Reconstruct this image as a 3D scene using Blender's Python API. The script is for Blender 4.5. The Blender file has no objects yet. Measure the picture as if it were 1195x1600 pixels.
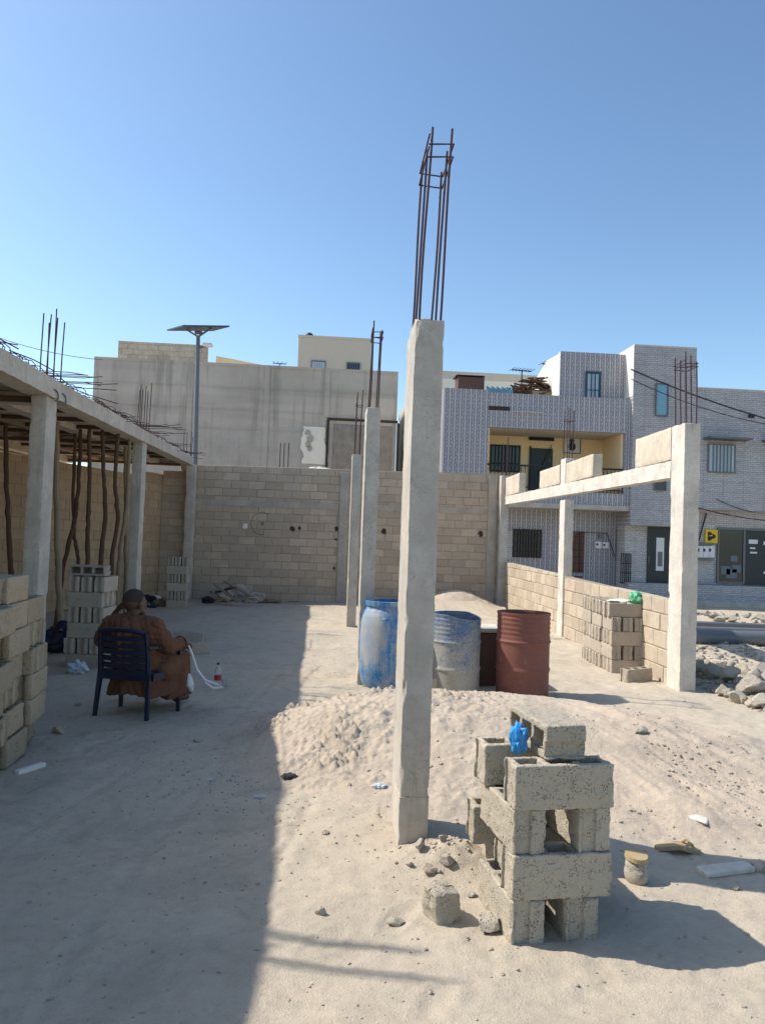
import bpy, bmesh, math, random
import numpy as np
from mathutils import Vector, Matrix
SC = bpy.context.scene
COL = SC.collection
rad = math.radians
# ------------------------------------------------------------------ camera, sky, sun, exposure
CAM_H = 1.6; FPX = 1210.0
_y, _p, _r = rad(4.1), rad(2.0), rad(2.0)
FW = Vector((math.sin(_y)*math.cos(_p), math.cos(_y)*math.cos(_p), math.sin(_p)))
RT0 = Vector((math.cos(_y), -math.sin(_y), 0)); UP0 = RT0.cross(FW)
RT = RT0*math.cos(_r) + UP0*math.sin(_r); UP = UP0*math.cos(_r) - RT0*math.sin(_r)
cd = bpy.data.cameras.new('camera'); cam = bpy.data.objects.new('camera', cd); COL.objects.link(cam)
cd.sensor_fit = 'VERTICAL'; cd.sensor_height = 24.0; cd.lens = FPX/1600*24.0
cd.clip_start = 0.05; cd.clip_end = 5000
cam.matrix_world = Matrix(((RT.x, UP.x, -FW.x, 0), (RT.y, UP.y, -FW.y, 0), (RT.z, UP.z, -FW.z, CAM_H), (0, 0, 0, 1)))
SC.camera = cam
SUN = Vector((-0.865, 0.258, 1.0)).normalized()
SC.world = bpy.data.worlds.new('World'); SC.world.use_nodes = True
wn = SC.world.node_tree.nodes; wl = SC.world.node_tree.links
bg = wn.get('Background') or wn.new('ShaderNodeBackground')
sky = wn.new('ShaderNodeTexSky'); sky.sky_type = 'NISHITA'; sky.sun_disc = False
sky.sun_elevation = math.asin(SUN.z); sky.sun_rotation = math.atan2(SUN.x, SUN.y)
sky.air_density = 1.0; sky.dust_density = 1.0; sky.ozone_density = 1.0; sky.altitude = 0
sg_ = wn.new('ShaderNodeGamma'); sg_.inputs[1].default_value = 1.19
sm_ = wn.new('ShaderNodeMix'); sm_.data_type = 'RGBA'; sm_.blend_type = 'MULTIPLY'; sm_.inputs[0].default_value = 1.0; sm_.inputs[7].default_value = (.915, .985, .965, 1)
wl.new(sky.outputs[0], sg_.inputs[0]); wl.new(sg_.outputs[0], sm_.inputs[6]); wl.new(sm_.outputs[2], bg.inputs[0]); bg.inputs[1].default_value = 0.116
sl = bpy.data.lights.new('sun', 'SUN'); sl.energy = 4.3; sl.angle = rad(0.55); sl.color = (1.0, 0.94, 0.85)
so = bpy.data.objects.new('sun', sl); COL.objects.link(so); so.rotation_euler = SUN.to_track_quat('Z', 'Y').to_euler()
SC.view_settings.view_transform = 'Standard'; SC.view_settings.look = 'None'
SC.view_settings.exposure = 0.42; SC.view_settings.gamma = 1.0
SC.cycles.max_bounces = 8; SC.cycles.diffuse_bounces = 4

def at(px, py, Y):
    """point of the plane y = Y seen at a photo position (measuring help)"""
    d = FW + RT*((px-597.5)/FPX) - UP*((py-800)/FPX); t = Y/d.y
    return Vector((d.x*t, Y, CAM_H + d.z*t))
def gp(px, py, z=0.0):
    d = FW + RT*((px-597.5)/FPX) - UP*((py-800)/FPX); t = (z-CAM_H)/d.z
    return Vector((d.x*t, d.y*t, z))

# ------------------------------------------------------------------ noise
def _h(i, j, k, s):
    n = (i*374761393 + j*668265263 + k*2147483647 + s*1274126177) & 0xffffffff
    n = ((n ^ (n >> 13))*1274126177) & 0xffffffff
    n = ((n ^ (n >> 15))*2246822519) & 0xffffffff
    return ((n ^ (n >> 16)) & 0xffff)/32767.5 - 1.0
def vn(P, s=0):
    P = np.asarray(P, float); I = np.floor(P).astype(np.int64); F = P-I; F = F*F*(3-2*F)
    r = 0
    for a in (0, 1):
        for b in (0, 1):
            for c in (0, 1):
                w = (F[:, 0] if a else 1-F[:, 0])*(F[:, 1] if b else 1-F[:, 1])*(F[:, 2] if c else 1-F[:, 2])
                r = r + w*_h(I[:, 0]+a, I[:, 1]+b, I[:, 2]+c, s)
    return r
def fbm(P, o=3, s=0, g=.5):
    P = np.asarray(P, float); r = 0; a = 1
    for k in range(o): r = r + a*vn(P*(2.03**k) + 7.3*k, s+k); a *= g
    return r
def fb2(x, y, f, o=3, s=0, g=.5):
    return fbm(np.stack([x*f, y*f, np.zeros_like(x)+s*1.7], -1), o, s, g)

SHARP = True
# ------------------------------------------------------------------ object helpers
def tag(o, label=None, cat=None, group=None, kind=None):
    if label: o['label'] = label
    if cat: o['category'] = cat
    if group: o['group'] = group
    if kind: o['kind'] = kind
    return o
def mk(name, V, F, mat, parent=None, smooth=False, attr=None, mats=None, fm=None):
    me = bpy.data.meshes.new(name)
    if isinstance(F, np.ndarray) and len(F):
        n = len(F); k = F.shape[1]
        me.vertices.add(len(V)); me.vertices.foreach_set('co', np.asarray(V, np.float32).ravel())
        me.loops.add(n*k); me.loops.foreach_set('vertex_index', F.astype(np.int32).ravel())
        me.polygons.add(n); me.polygons.foreach_set('loop_start', np.arange(0, n*k, k, dtype=np.int32))
        me.polygons.foreach_set('loop_total', np.full(n, k, np.int32))
        me.update(calc_edges=True); me.validate()
    else:
        me.from_pydata([tuple(v) for v in V], [], [tuple(f) for f in F]); me.update()
    if mats:
        for m in mats: me.materials.append(m)
        me.polygons.foreach_set('material_index', np.asarray(fm, np.int32))
    elif mat: me.materials.append(mat)
    if smooth: me.polygons.foreach_set('use_smooth', np.ones(len(me.polygons), bool))
    if smooth and SHARP: me.set_sharp_from_angle(angle=rad(36))
    if attr is not None:
        a = me.attributes.new('tint', 'FLOAT', 'FACE'); a.data.foreach_set('value', np.asarray(attr, np.float32))
    o = bpy.data.objects.new(name, me); COL.objects.link(o)
    if parent: o.parent = parent
    return o
def thing(name, label, cat, loc=(0, 0, 0), rz=0, group=None):
    o = bpy.data.objects.new(name, None); COL.objects.link(o); o.location = loc; o.rotation_euler = (0, 0, rz)
    o.empty_display_size = .1
    return tag(o, label, cat, group)
class MB:
    def __init__(s): s.V = []; s.F = []; s.A = []
    def add(s, V, F, a=0.0):
        b = len(s.V); s.V += [tuple(v) for v in V]; s.F += [tuple(i+b for i in f) for f in F]; s.A += [a]*len(F); return s
    def box(s, x0, x1, y0, y1, z0, z1, a=0.0):
        V = [(x, y, z) for z in (z0, z1) for y in (y0, y1) for x in (x0, x1)]
        return s.add(V, [(0, 2, 3, 1), (4, 5, 7, 6), (0, 1, 5, 4), (2, 6, 7, 3), (0, 4, 6, 2), (1, 3, 7, 5)], a)
    def bev(s, x0, x1, y0, y1, z0, z1, b=.01, a=0.0):
        """box with chamfered vertical and horizontal front edges"""
        V = []; 
        for z, i in ((z0, b), (z0+b, 0), (z1-b, 0), (z1, b)):
            V += [(x0+b+i*.0, y0+i, z), (x1-b, y0+i, z), (x1-i, y0+b, z), (x1-i, y1-b, z), (x1-b, y1-i, z), (x0+b, y1-i, z), (x0+i, y1-b, z), (x0+i, y0+b, z)]
        F = [tuple(range(7, -1, -1)), tuple(range(24, 32))]
        for r in range(3):
            for k in range(8): F.append((r*8+k, r*8+(k+1) % 8, (r+1)*8+(k+1) % 8, (r+1)*8+k))
        return s.add(V, F, a)
    def bar(s, p, q, w, h, up=(0, 0, 1)):
        p = Vector(p); q = Vector(q); d = (q-p).normalized(); u = Vector(up)
        if abs(d.dot(u)) > .95: u = Vector((0, 1, 0))
        r = d.cross(u).normalized(); u = r.cross(d)
        V = [c + r*a*w/2 + u*b*h/2 for c in (p, q) for a, b in ((-1, -1), (1, -1), (1, 1), (-1, 1))]
        return s.add(V, [(3, 2, 1, 0), (4, 5, 6, 7), (0, 1, 5, 4), (1, 2, 6, 5), (2, 3, 7, 6), (3, 0, 4, 7)])
    def tube(s, P, R, n=8, cap=True):
        P = [Vector(p) for p in P]
        if not hasattr(R, '__len__'): R = [R]*len(P)
        V = []; u = None
        for i, p in enumerate(P):
            d = (P[min(i+1, len(P)-1)] - P[max(i-1, 0)]).normalized()
            if u is None: u = d.orthogonal().normalized()
            else:
                u = (u - d*u.dot(d))
                u = u.normalized() if u.length > 1e-6 else d.orthogonal().normalized()
            w = d.cross(u)
            for k in range(n):
                t = 2*math.pi*k/n; V.append(p + (u*math.cos(t) + w*math.sin(t))*R[i])
        F = [(i*n+k, i*n+(k+1) % n, (i+1)*n+(k+1) % n, (i+1)*n+k) for i in range(len(P)-1) for k in range(n)]
        if cap: F += [tuple(range(n-1, -1, -1)), tuple(range((len(P)-1)*n, len(P)*n))]
        return s.add(V, F)
    def lathe(s, prof, n=32, c=(0, 0, 0), f=None):
        V = []
        for r, z in prof:
            for k in range(n):
                t = 2*math.pi*k/n; q = (c[0]+r*math.cos(t), c[1]+r*math.sin(t), c[2]+z)
                V.append(f(q, t) if f else q)
        F = [(i*n+k, i*n+(k+1) % n, (i+1)*n+(k+1) % n, (i+1)*n+k) for i in range(len(prof)-1) for k in range(n)]
        F += [tuple(range(n-1, -1, -1)), tuple(range((len(prof)-1)*n, len(prof)*n))]
        return s.add(V, F)
    def ell(s, c, r, n=14, m=8, rot=None):
        V = []; c = Vector(c)
        for i in range(m+1):
            a = -math.pi/2 + math.pi*i/m
            for k in range(n):
                t = 2*math.pi*k/n
                q = Vector((r[0]*math.cos(a)*math.cos(t), r[1]*math.cos(a)*math.sin(t), r[2]*math.sin(a)))
                if rot: q = rot @ q
                V.append(c+q)
        F = [(i*n+k, i*n+(k+1) % n, (i+1)*n+(k+1) % n, (i+1)*n+k) for i in range(m) for k in range(n)]
        return s.add(V, F)
    def caps(s, p, q, r0, r1, n=12):
        p = Vector(p); q = Vector(q); d = (q-p).normalized(); P = []; R = []
        for a in (-90, -60, -30, 0): P.append(p + d*r0*math.sin(rad(a))); R.append(max(r0*math.cos(rad(a)), r0*.05))
        for a in (0, 30, 60, 90): P.append(q + d*r1*math.sin(rad(a))); R.append(max(r1*math.cos(rad(a)), r1*.05))
        return s.tube(P, R, n)
    def build(s, name, mat, parent=None, smooth=False, attr=False, **k):
        return mk(name, s.V, s.F, mat, parent, smooth, attr=s.A if attr else None, **k)
def lin(a, b, step):
    n = max(1, int(math.ceil((b-a)/step - 1e-6))); return [a+(b-a)*i/n for i in range(n)]
def axis(brk, step):
    r = []
    for a, b in zip(brk[:-1], brk[1:]): r += lin(a, b, step)
    return np.array(r + [brk[-1]])
def vox(xs, ys, zs, occ):
    """boundary quads of a set of cells: occ(cx,cy,cz) -> bool array"""
    cx, cy, cz = [(a[1:]+a[:-1])/2 for a in (xs, ys, zs)]
    O = occ(*np.meshgrid(cx, cy, cz, indexing='ij')); O = np.pad(O, 1)
    ny, nz = len(ys), len(zs); Fs = []
    def vid(i, j, k): return (i*ny + j)*nz + k
    for ax in range(3):
        A = np.moveaxis(O, ax, 0)
        for sgn in (1, -1):
            B = (A[:-1] & ~A[1:]) if sgn > 0 else (~A[:-1] & A[1:])
            f, p, q = np.nonzero(B)      # face plane index f -> coordinate f ; cells p-1, q-1
            p = p-1; q = q-1
            c = [(p, q), (p+1, q), (p+1, q+1), (p, q+1)]
            if ax == 0: idx = [vid(f, a, b) for a, b in c]
            elif ax == 1: idx = [vid(a, f, b) for a, b in c]
            else: idx = [vid(a, b, f) for a, b in c]
            flip = (sgn < 0) ^ (ax == 1)
            Fs.append(np.stack(idx[::-1] if flip else idx, -1))
    F = np.concatenate(Fs); u, inv = np.unique(F.ravel(), return_inverse=True)
    V = np.stack([xs[u//(ny*nz)], ys[(u//nz) % ny], zs[u % nz]], -1)
    return V, inv.reshape(F.shape)
def rounded(V, lo, hi, r):
    lo = np.array(lo); hi = np.array(hi); C = np.clip(V, lo+r, hi-r); D = V-C; L = np.linalg.norm(D, axis=1)
    k = L > r; D[k] *= (r/L[k])[:, None]; return C+D
def rough_box(sx, sy, sz, step, amp=.003, r=.008, seed=0, big=.0, f=25., occ=None, chip=0.0):
    """box standing on z=0, centred in x,y, with worn edges"""
    h = [sx/2, sy/2]
    xs = axis([-h[0], -h[0]+r, h[0]-r, h[0]], step); ys = axis([-h[1], -h[1]+r, h[1]-r, h[1]], step)
    zs = axis([0, r, sz-r, sz], step)
    V, F = vox(xs, ys, zs, occ or (lambda a, b, c: np.ones(a.shape, bool)))
    V = rounded(V, (-h[0], -h[1], 0), (h[0], h[1], sz), r)
    D = np.stack([fbm(V*f, 3, seed+11*i) for i in range(3)], -1)*amp
    if big: D += np.stack([vn(V*2.2, seed+5*i) for i in range(3)], -1)*big*np.array([1, 1, .3])
    if chip:   # bites out of the vertical arrises
        e = (np.abs(np.abs(V[:, 0])-h[0]) < .012) & (np.abs(np.abs(V[:, 1])-h[1]) < .012)
        n = vn(V*9, seed+77); k = e & (n > .25)
        D[k, 0] -= np.sign(V[k, 0])*chip*(n[k]-.25); D[k, 1] -= np.sign(V[k, 1])*chip*(n[k]-.25)
    return V+D, F
def blob(name, mb, mat, parent, voxel=.01, sm=4, disp=None):
    """one continuous skin round a set of overlapping closed shapes"""
    me = bpy.data.meshes.new('tmp'); me.from_pydata(mb.V, [], mb.F); me.update()
    o = bpy.data.objects.new('tmp', me); COL.objects.link(o)
    bm = bmesh.new(); bm.from_mesh(me); bmesh.ops.remove_doubles(bm, verts=bm.verts, dist=1e-5); bmesh.ops.recalc_face_normals(bm, faces=bm.faces); bm.to_mesh(me); bm.free()
    m = o.modifiers.new('r', 'REMESH'); m.mode = 'VOXEL'; m.voxel_size = voxel
    if sm: q = o.modifiers.new('s', 'SMOOTH'); q.iterations = sm; q.factor = .5
    dg = bpy.context.evaluated_depsgraph_get(); dg.update()
    m2 = bpy.data.meshes.new_from_object(o.evaluated_get(dg)); bpy.data.objects.remove(o)
    if disp:
        n = len(m2.vertices); V = np.empty(n*3, np.float32); m2.vertices.foreach_get('co', V); V = V.reshape(-1, 3)
        N = np.empty(n*3, np.float32); m2.vertices.foreach_get('normal', N); N = N.reshape(-1, 3)
        m2.vertices.foreach_set('co', (V + N*disp(V)[:, None]).astype(np.float32).ravel()); m2.update()
    m2.materials.clear(); m2.materials.append(mat); m2.name = name
    m2.polygons.foreach_set('use_smooth', np.ones(len(m2.polygons), bool))
    r = bpy.data.objects.new(name, m2); COL.objects.link(r)
    if parent: r.parent = parent
    return r

# ------------------------------------------------------------------ materials
class NT:
    def __init__(s, name):
        s.m = bpy.data.materials.new(name); s.m.use_nodes = True; s.n = s.m.node_tree.nodes; s.l = s.m.node_tree.links
        s.b = s.n.get('Principled BSDF'); s.tc = s.n.new('ShaderNodeTexCoord'); oi = s.n.new('ShaderNodeObjectInfo')
        s.rnd = oi.outputs['Random']
        v = s.n.new('ShaderNodeVectorMath'); v.operation = 'ADD'; c = s.n.new('ShaderNodeCombineXYZ')
        mm = s.math('MULTIPLY', oi.outputs['Random'], 37.0)
        for i in range(3): s.l.new(mm, c.inputs[i])
        s.l.new(s.tc.outputs['Object'], v.inputs[0]); s.l.new(c.outputs[0], v.inputs[1]); s.P = v.outputs[0]; s.O = s.tc.outputs['Object']
    def set(s, sock, v):
        if hasattr(v, 'links'): s.l.new(v, sock)
        elif isinstance(v, tuple) and len(v) == 3 and sock.type == 'RGBA': sock.default_value = (*v, 1)
        else: sock.default_value = v
    def math(s, op, a, b=0.0, c=0.0, clamp=False):
        n = s.n.new('ShaderNodeMath'); n.operation = op; n.use_clamp = clamp
        for i, v in enumerate((a, b, c)):
            if hasattr(v, 'links'): s.l.new(v, n.inputs[i])
            else: n.inputs[i].default_value = v
        return n.outputs[0]
    def map(s, v, sc=(1, 1, 1), loc=(0, 0, 0), rot=(0, 0, 0)):
        n = s.n.new('ShaderNodeMapping'); s.l.new(v, n.inputs[0]); n.inputs[1].default_value = loc; n.inputs[2].default_value = rot; n.inputs[3].default_value = sc
        return n.outputs[0]
    def noise(s, sc, det=5, rough=.55, v=None, dist=0):
        n = s.n.new('ShaderNodeTexNoise'); s.l.new(v or s.P, n.inputs['Vector']); n.inputs['Scale'].default_value = sc
        n.inputs['Detail'].default_value = det; n.inputs['Roughness'].default_value = rough; n.inputs['Distortion'].default_value = dist
        return n.outputs[0]
    def voro(s, sc, v=None, feat='F1'):
        n = s.n.new('ShaderNodeTexVoronoi'); n.feature = feat; s.l.new(v or s.P, n.inputs['Vector']); n.inputs['Scale'].default_value = sc
        return n.outputs['Distance']
    def ramp(s, x, a, b, c0=(0, 0, 0), c1=(1, 1, 1)):
        n = s.n.new('ShaderNodeValToRGB'); s.l.new(x, n.inputs[0]); e = n.color_ramp.elements
        e[0].position = a; e[1].position = b; e[0].color = (*c0, 1); e[1].color = (*c1, 1); return n.outputs[0]
    def mix(s, f, a, b, mode='MIX'):
        n = s.n.new('ShaderNodeMix'); n.data_type = 'RGBA'; n.blend_type = mode
        s.set(n.inputs[0], f); s.set(n.inputs[6], a); s.set(n.inputs[7], b); return n.outputs[2]
    def sep(s, v):
        n = s.n.new('ShaderNodeSeparateXYZ'); s.l.new(v, n.inputs[0]); return n.outputs
    def brick(s, v, sc, c1, c2, mo, w, h, ms=.015, off=.5):
        n = s.n.new('ShaderNodeTexBrick'); s.l.new(v, n.inputs[0]); n.inputs['Scale'].default_value = sc; n.offset = off
        s.set(n.inputs['Color1'], c1); s.set(n.inputs['Color2'], c2); s.set(n.inputs['Mortar'], mo)
        n.inputs['Brick Width'].default_value = w; n.inputs['Row Height'].default_value = h; n.inputs['Mortar Size'].default_value = ms
        return n.outputs
    def bump(s, h, st=.3, d=.01, nrm=None):
        n = s.n.new('ShaderNodeBump'); s.l.new(h, n.inputs['Height']); n.inputs['Strength'].default_value = st; n.inputs['Distance'].default_value = d
        if nrm: s.l.new(nrm, n.inputs['Normal'])
        return n.outputs[0]
    def fin(s, col, rough=.9, nrm=None, metal=0, spec=.25, **k):
        s.set(s.b.inputs['Base Color'], col); s.set(s.b.inputs['Roughness'], rough); s.b.inputs['Metallic'].default_value = metal
        s.b.inputs['Specular IOR Level'].default_value = spec
        if nrm: s.l.new(nrm, s.b.inputs['Normal'])
        for a, v in k.items(): s.set(s.b.inputs[a.replace('_', ' ')], v)
        return s.m
def simple(name, c, rough=.7, var=.15, sc=8, bs=.2, bd=.004, spec=.3, metal=0, sc2=None):
    t = NT(name); n = t.noise(sc); n2 = t.noise(sc2 or sc*7, 4)
    lo = tuple(v*(1-var) for v in c); hi = tuple(min(1, v*(1+var)) for v in c)
    return t.fin(t.mix(t.math('MULTIPLY', t.math('ADD', n, n2), .5), lo, hi), rough, t.bump(n2, bs, bd) if bs else None, metal, spec)
def concrete_mat(name, c, stain=(.12, .11, .10), st=.35, pit=.5, bd=.004, vstreak=True, tan=None):
    t = NT(name)
    n1 = t.noise(3.5, 6, .6); n2 = t.noise(22, 5, .6); n3 = t.noise(140, 3, .6)
    col = t.mix(t.ramp(n1, .36, .64), tuple(v*.86 for v in c), tuple(min(1, v*1.14) for v in c))
    col = t.mix(t.math('MULTIPLY', t.ramp(n2, .42, .68), .32), col, tuple(v*.74 for v in c))
    col = t.mix(t.math('MULTIPLY', t.ramp(t.noise(7, 6, .75, dist=.6), .55, .67), .45), col, tuple(v*.55 for v in c))
    ck = t.ramp(t.noise(9, 5, .7, v=t.map(t.P, (1, 1, 2.2)), dist=1.2), .495, .505, (0, 0, 0), (1, 1, 1)); ck2 = t.ramp(t.noise(9, 5, .7, v=t.map(t.P, (1, 1, 2.2)), dist=1.2), .507, .517, (1, 1, 1), (0, 0, 0))
    col = t.mix(t.math('MULTIPLY', t.math('MULTIPLY', ck, ck2), t.math('MULTIPLY', t.ramp(t.noise(3, 2), .56, .62), .7)), col, tuple(v*.35 for v in c))
    if tan: col = t.mix(t.math('MULTIPLY', t.ramp(t.noise(1.3, 3), .45, .65), .8), col, tan)
    if vstreak:
        sv = t.noise(6, 4, .6, v=t.map(t.P, (3, 3, .35)))
        col = t.mix(t.math('MULTIPLY', t.ramp(sv, .58, .75), st), col, stain)
    sp = t.ramp(t.voro(75), .04, .16, (1, 1, 1), (0, 0, 0)); gate = t.ramp(t.noise(9, 3), .47, .6)
    pm = t.math('MULTIPLY', sp, gate)
    col = t.mix(t.math('MULTIPLY', pm, pit), col, tuple(v*.35 for v in c))
    hgt = t.math('SUBTRACT', t.math('ADD', t.math('MULTIPLY', n2, .6), t.math('MULTIPLY', n3, .35)), t.math('MULTIPLY', pm, .9))
    return t.fin(col, .93, t.bump(hgt, .55, bd), spec=.15)
def block_mat(name, c, pit=.75, gs=55):
    t = NT(name)
    n1 = t.noise(5, 5, .6); n2 = t.noise(38, 5, .65); n3 = t.noise(170, 3, .6)
    cc = t.mix(t.rnd, tuple(v*.80 for v in c), tuple(v*1.16 for v in c))
    col = t.mix(t.math('MULTIPLY', t.ramp(n1, .35, .65), .35), cc, tuple(v*.72 for v in c))
    col = t.mix(t.math('MULTIPLY', t.ramp(n3, .4, .65), .45), col, tuple(v*1.35 for v in c))
    col = t.mix(t.math('MULTIPLY', t.ramp(t.noise(2.3, 3), .45, .62), .3), col, tuple(v*q for v, q in zip(c, (1.2, 1.1, .98))))
    wv = t.n.new('ShaderNodeVectorMath'); wv.operation = 'ADD'; t.l.new(t.P, wv.inputs[0])
    nn = t.n.new('ShaderNodeTexNoise'); nn.inputs['Scale'].default_value = 60; t.l.new(t.P, nn.inputs['Vector'])
    ms = t.n.new('ShaderNodeVectorMath'); ms.operation = 'SCALE'; ms.inputs[3].default_value = .014; t.l.new(nn.outputs[1], ms.inputs[0]); t.l.new(ms.outputs[0], wv.inputs[1])
    sp = t.ramp(t.voro(gs, wv.outputs[0]), .16, .40, (1, 1, 1), (0, 0, 0)); gate = t.ramp(t.noise(16, 5, .75), .46, .58)
    pm = t.math('MULTIPLY', sp, gate)
    col = t.mix(t.math('MULTIPLY', pm, pit), col, tuple(v*.3 for v in c))
    hgt = t.math('SUBTRACT', t.math('ADD', t.math('MULTIPLY', n2, .8), t.math('MULTIPLY', n3, .5)), t.math('MULTIPLY', pm, 1.3))
    return t.fin(col, .95, t.bump(hgt, .8, .006), spec=.1)
def wall_mat(name, c, mort, var=.3, stain=(.2, .17, .13)):
    """block masonry: per-block tint comes from the mesh, mortar faces carry tint -1"""
    t = NT(name); a = t.n.new('ShaderNodeAttribute'); a.attribute_name = 'tint'; tn = a.outputs['Fac']
    n1 = t.noise(1.1, 6, .65); n2 = t.noise(14, 6, .65); n3 = t.noise(90, 3, .6)
    hi = tuple(min(1, v*(1+var)) for v in c); lo = tuple(v*(1-var) for v in c)
    col = t.mix(t.math('MULTIPLY', t.math('ADD', tn, 1, clamp=False), .5, clamp=True), lo, hi)
    mo = t.math('LESS_THAN', tn, -1.5)
    col = t.mix(mo, col, mort)
    # mortar smeared over the joints
    col = t.mix(t.math('MULTIPLY', t.ramp(t.noise(5, 6, .75, dist=.7), .46, .62), .75), col, mort)
    col = t.mix(t.math('MULTIPLY', t.ramp(n1, .45, .72), .5), col, stain)
    col = t.mix(t.math('MULTIPLY', t.ramp(n3, .35, .7), .25), col, tuple(v*.5 for v in c))
    return t.fin(col, .95, t.bump(t.math('ADD', n2, t.math('MULTIPLY', n3, .4)), .6, .01), spec=.1)
M = {}
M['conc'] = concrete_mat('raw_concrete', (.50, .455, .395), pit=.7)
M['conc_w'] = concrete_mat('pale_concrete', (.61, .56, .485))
M['conc_d'] = concrete_mat('dull_concrete', (.42, .37, .31))
M['conc_slab'] = concrete_mat('slab_concrete', (.56, .50, .42))
M['render'] = None
M['block'] = block_mat('concrete_block', (.41, .365, .295), .80, 105)
M['block_p'] = block_mat('pale_block', (.40, .35, .285), .35)
M['block_t'] = block_mat('tan_block', (.40, .325, .235), .3)
M['wall_back'] = wall_mat('back_wall_masonry', (.50, .395, .295), (.45, .375, .30), .19, (.31, .26, .215))
M['wall_low'] = wall_mat('low_wall_masonry', (.49, .41, .31), (.38, .32, .25), .17, (.48, .42, .335))
M['wall_left'] = wall_mat('left_wall_masonry', (.47, .33, .21), (.43, .33, .225), .13, (.34, .23, .13))  # warm bounce light under the slab is put into this tan base
M['rebar'] = simple('rusty_rebar', (.06, .028, .034), .75, .35, 30, .3, .001, .35)
M['wood'] = simple('weathered_wood', (.10, .060, .038), .9, .35, 9, .4, .004)
M['plank'] = simple('grey_plank', (.26, .20, .14), .9, .3, 9, .4, .004)
M['iron'] = simple('black_iron', (.025, .025, .03), .55, .3, 20, 0)
M['steel'] = simple('dark_steel', (.16, .17, .18), .5, .2, 20, 0, metal=.6)
M['glass'] = simple('dark_glass', (.02, .025, .03), .12, .3, 2, 0, spec=.6)
M['cream'] = simple('cream_paint', (.90, .69, .40), .9, .06, 2, .2, .003)
M['beige'] = simple('beige_render', (.56, .50, .41), .92, .1, 1.5, .3, .01)
M['whitew'] = simple('white_render', (.74, .70, .62), .92, .1, 1.2, .4, .01)
M['navy'] = simple('navy_plastic', (.012, .016, .042), .45, .2, 14, .1, .001, .4)
M['skin'] = simple('dark_skin', (.085, .042, .027), .5, .2, 25, .2, .0006, .4)
M['hair'] = simple('short_grey_hair', (.045, .03, .026), .9, .4, 60, .6, .002)
M['white'] = simple('white_cloth', (.72, .72, .72), .85, .06, 9, .2, .003)
M['blue_bag'] = simple('blue_plastic_bag', (.03, .27, .62), .4, .3, 25, .6, .004, .5)
M['green_bag'] = simple('green_plastic_bag', (.10, .40, .20), .45, .3, 25, .6, .004, .5)
M['grey_bag'] = simple('grey_plastic_bag', (.45, .50, .56), .5, .15, 25, .6, .004, .5)
M['sack'] = simple('cement_sack', (.42, .36, .30), .9, .3, 7, .5, .006)
M['pipe'] = simple('grey_pipe', (.13, .14, .15), .38, .3, 6, 0, spec=.5)
M['panel'] = simple('solar_panel', (.03, .035, .05), .3, .2, 6, 0, spec=.5)
M['curtain'] = simple('pale_blue_curtain', (.45, .58, .66), .8, .2, 6, .2, .01)
M['bluegl'] = simple('blue_glass', (.18, .38, .50), .25, .2, 3, 0, spec=.5)
M['bdoor'] = simple('brown_door', (.12, .065, .05), .6, .2, 8, .2, .004)
M['gdoor'] = simple('dark_door', (.035, .045, .048), .4, .2, 8, 0)
M['yellow'] = simple('yellow_sign', (.75, .50, .03), .5, .08, 5, 0)
M['tan_shoe'] = simple('tan_leather', (.42, .31, .17), .7, .2, 20, .2, .001)
M['stone'] = block_mat('rubble_stone', (.34, .31, .265), .3, 40)

def sand_mat(name, c, pink, wave=1.0):
    t = NT(name); P = t.O
    n0 = t.noise(.7, 5, .6, v=P); n1 = t.noise(3.1, 6, .65, v=P); n2 = t.noise(17, 6, .7, v=P); n3 = t.noise(120, 4, .7, v=P)
    col = t.mix(t.ramp(n0, .38, .64), c, pink)
    col = t.mix(t.math('MULTIPLY', t.ramp(n1, .42, .7), .4), col, tuple(v*.78 for v in c))
    col = t.mix(t.math('MULTIPLY', t.ramp(n2, .48, .68), .36), col, tuple(v*.62 for v in c))
    col = t.mix(t.math('MULTIPLY', t.ramp(t.noise(1.4, 7, .72, v=P, dist=.8), .50, .63), .55), col, tuple(v*q for v, q in zip(c, (.68, .69, .71))))
    col = t.mix(t.math('MULTIPLY', t.ramp(t.noise(2.0, 6, .7, v=t.map(P, (1, 1, 1), (9, 4, 2)), dist=.5), .56, .66), .4), col, tuple(v*1.22 for v in c))
    col = t.mix(t.math('MULTIPLY', t.ramp(n3, .35, .65), .25), col, tuple(min(1, v*1.3) for v in c))
    sp = t.ramp(t.voro(60, P), .05, .14, (1, 1, 1), (0, 0, 0)); g = t.ramp(t.noise(2.3, 5, .7, v=P), .5, .62)
    col = t.mix(t.math('MULTIPLY', t.math('MULTIPLY', sp, g), .65), col, (.16, .14, .12))
    h = t.math('ADD', t.math('MULTIPLY', n2, 1.3), t.math('ADD', t.math('MULTIPLY', n3, .8), t.math('MULTIPLY', sp, .4)))
    return t.fin(col, .97, t.bump(h, .55*wave, .012), spec=.08)
M['ground'] = sand_mat('sandy_ground', (.465, .405, .32), (.525, .44, .34), 1.3)
M['sand'] = sand_mat('sand', (.50, .425, .34), (.565, .455, .35), 1.5)

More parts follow.
